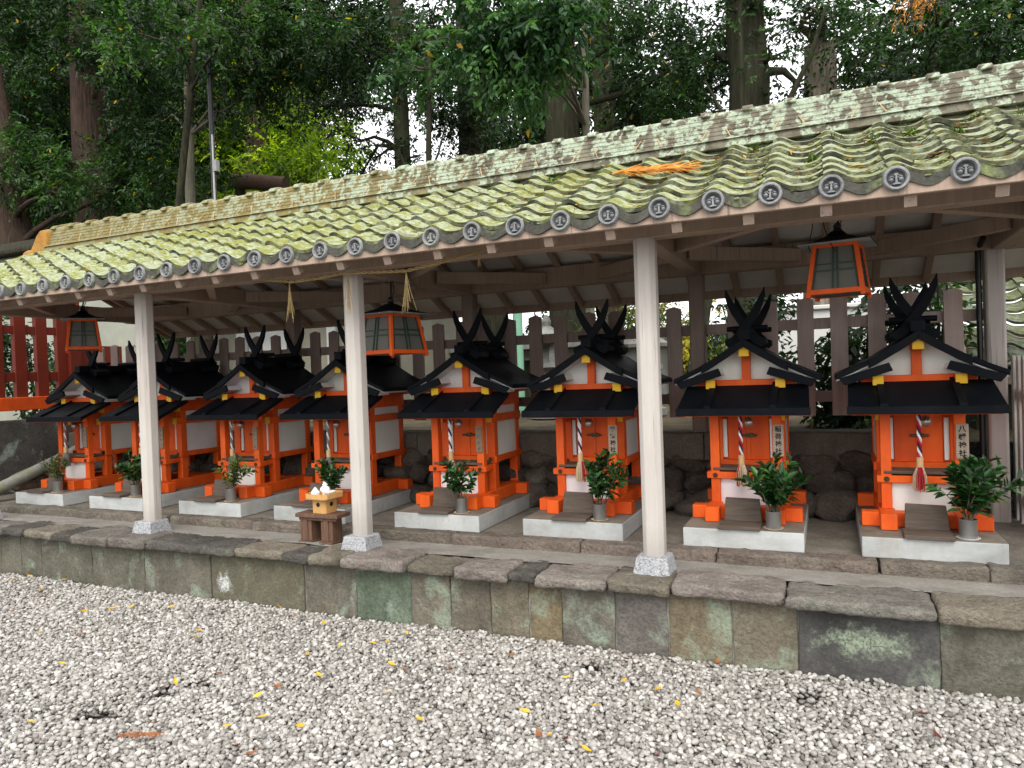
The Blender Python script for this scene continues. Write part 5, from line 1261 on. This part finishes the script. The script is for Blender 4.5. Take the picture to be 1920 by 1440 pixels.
W_ += [(-7.6, 15, 8.6, 1.1), (-6.3, 15, 9.6, 1.2), (-5.2, 15, 8.0, 1.1), (-4.6, 15, 6.6, 1.0), (-5.9, 15, 6.4, .9), (-3.6, 15, 8.8, 1.0), (-3.5, 15, 7.2, .9), (-2.6, 15, 9.2, .8), (-2.9, 15, 5.9, .8), (1.3, 15, 7.2, 1.0), (2.3, 15, 6.6, 1.0), (2.6, 15, 8.0, 1.0), (.9, 15, 5.6, .8), (3.3, 15, 7.2, .9), (-8.3, 15, 10.4, 1.1), (-10.0, 15, 11.0, 1.0)]
V, F, s = foliage(W_, 105, .22, rng=np.random.default_rng(30), tw=.7)
tag(np_obj('far_wood', V, F, 'leaf_forest', None, s), 'dark far wood reading as one mass of foliage behind the nearer trees', 'wood', kind='stuff')
V, F, s = foliage([(-11. + 1.15 * i, 11.5 + .3 * math.sin(i * 2.1), 2.0 + .35 * math.sin(i * 1.3), .95) for i in range(11)] + [(-10.5 + 1.15 * i, 11.6, 1.1, .9) for i in range(10)], 150, .12, rng=np.random.default_rng(44))
tag(np_obj('hedge', V, F, 'leaf_mid', None, s), 'dense green hedge beyond the outbuildings behind the fence', 'hedge')
# shrubs seen through the fence
def shrub(label, cl, leaf, dens, size, seed, name='shrub', wr=.45):
    x, y = cl[0][0], cl[0][1]; t = thing(name, label, 'shrub', (x, y, .95), group='shrubs beyond the fence')
    b = MB(); rg = random.Random(seed)
    for c in cl:
        for k in range(3): b.tube([(x + rg.gauss(0, .05), y + rg.gauss(0, .05), .9), ((x + c[0]) / 2, (y + c[1]) / 2, (c[2] + .9) / 2), (c[0] + rg.gauss(0, .1), c[1], c[2] + c[3] * .5)], [.022, .016, .006], 6)
    b.build('stem', 'bark_dark', t, (-x, -y, -.95)); V, F, s = foliage(cl, dens, size, rng=np.random.default_rng(seed), wr=wr, per=9, tw=.3)
    np_obj('foliage', V - np.array([x, y, .95]), F, leaf, t, s)
shrub('glossy dark camellia behind the fence between the two rightmost shrines', [(.12, 3.1, 1.55, .42), (-.1, 3.2, 1.15, .38), (.45, 3.0, 1.9, .33), (.35, 3.2, 1.2, .35)], 'leaf_dark', 620, .085, 31, 'camellia')
shrub('small bright leaved evergreen behind the rightmost shrine', [(.78, 2.7, 1.95, .24), (.75, 2.6, 1.0, .3), (.82, 2.5, .75, .22)], 'leaf_mid', 420, .06, 32, 'evergreen_shrub')
shrub('dark shrub behind the shrine right of the third post', [(-.75, 3.6, 1.9, .35), (-.85, 3.7, 1.3, .35), (-.55, 3.8, 2.1, .25)], 'leaf_dark', 520, .075, 33, 'evergreen_shrub')
shrub('golden yellow bush glimpsed under the eave right of the third post', [(-1.95, 8.6, 2.15, .5), (-2.3, 8.7, 1.7, .5), (-1.75, 8.6, 1.6, .4), (-3.0, 9, 2.5, .45)], 'leaf_gold', 240, .09, 34, 'golden_bush')
shrub('feathery green shrub beyond the fence, right of the stone lantern', [(-2.45, 4.6, 1.9, .25), (-2.4, 4.7, 1.5, .28), (-2.2, 4.7, 2.15, .2)], 'leaf_mid', 360, .07, 35, 'evergreen_shrub', .18)
shrub('leafy shrub before the cream storehouse at the left', [(-9.0, 4.2, 2.2, .4), (-8.8, 4.1, 1.7, .4)], 'leaf_mid', 420, .08, 36, 'evergreen_shrub')
shrub('low shrubs behind the lattice fence at the far left', [(-10.2, 2.9, 1.9, .5), (-9.6, 3.0, 1.4, .55), (-10.8, 2.6, 2.2, .4)], 'leaf_dark', 700, .08, 37, 'evergreen_shrub')
print('pebbles', npb)
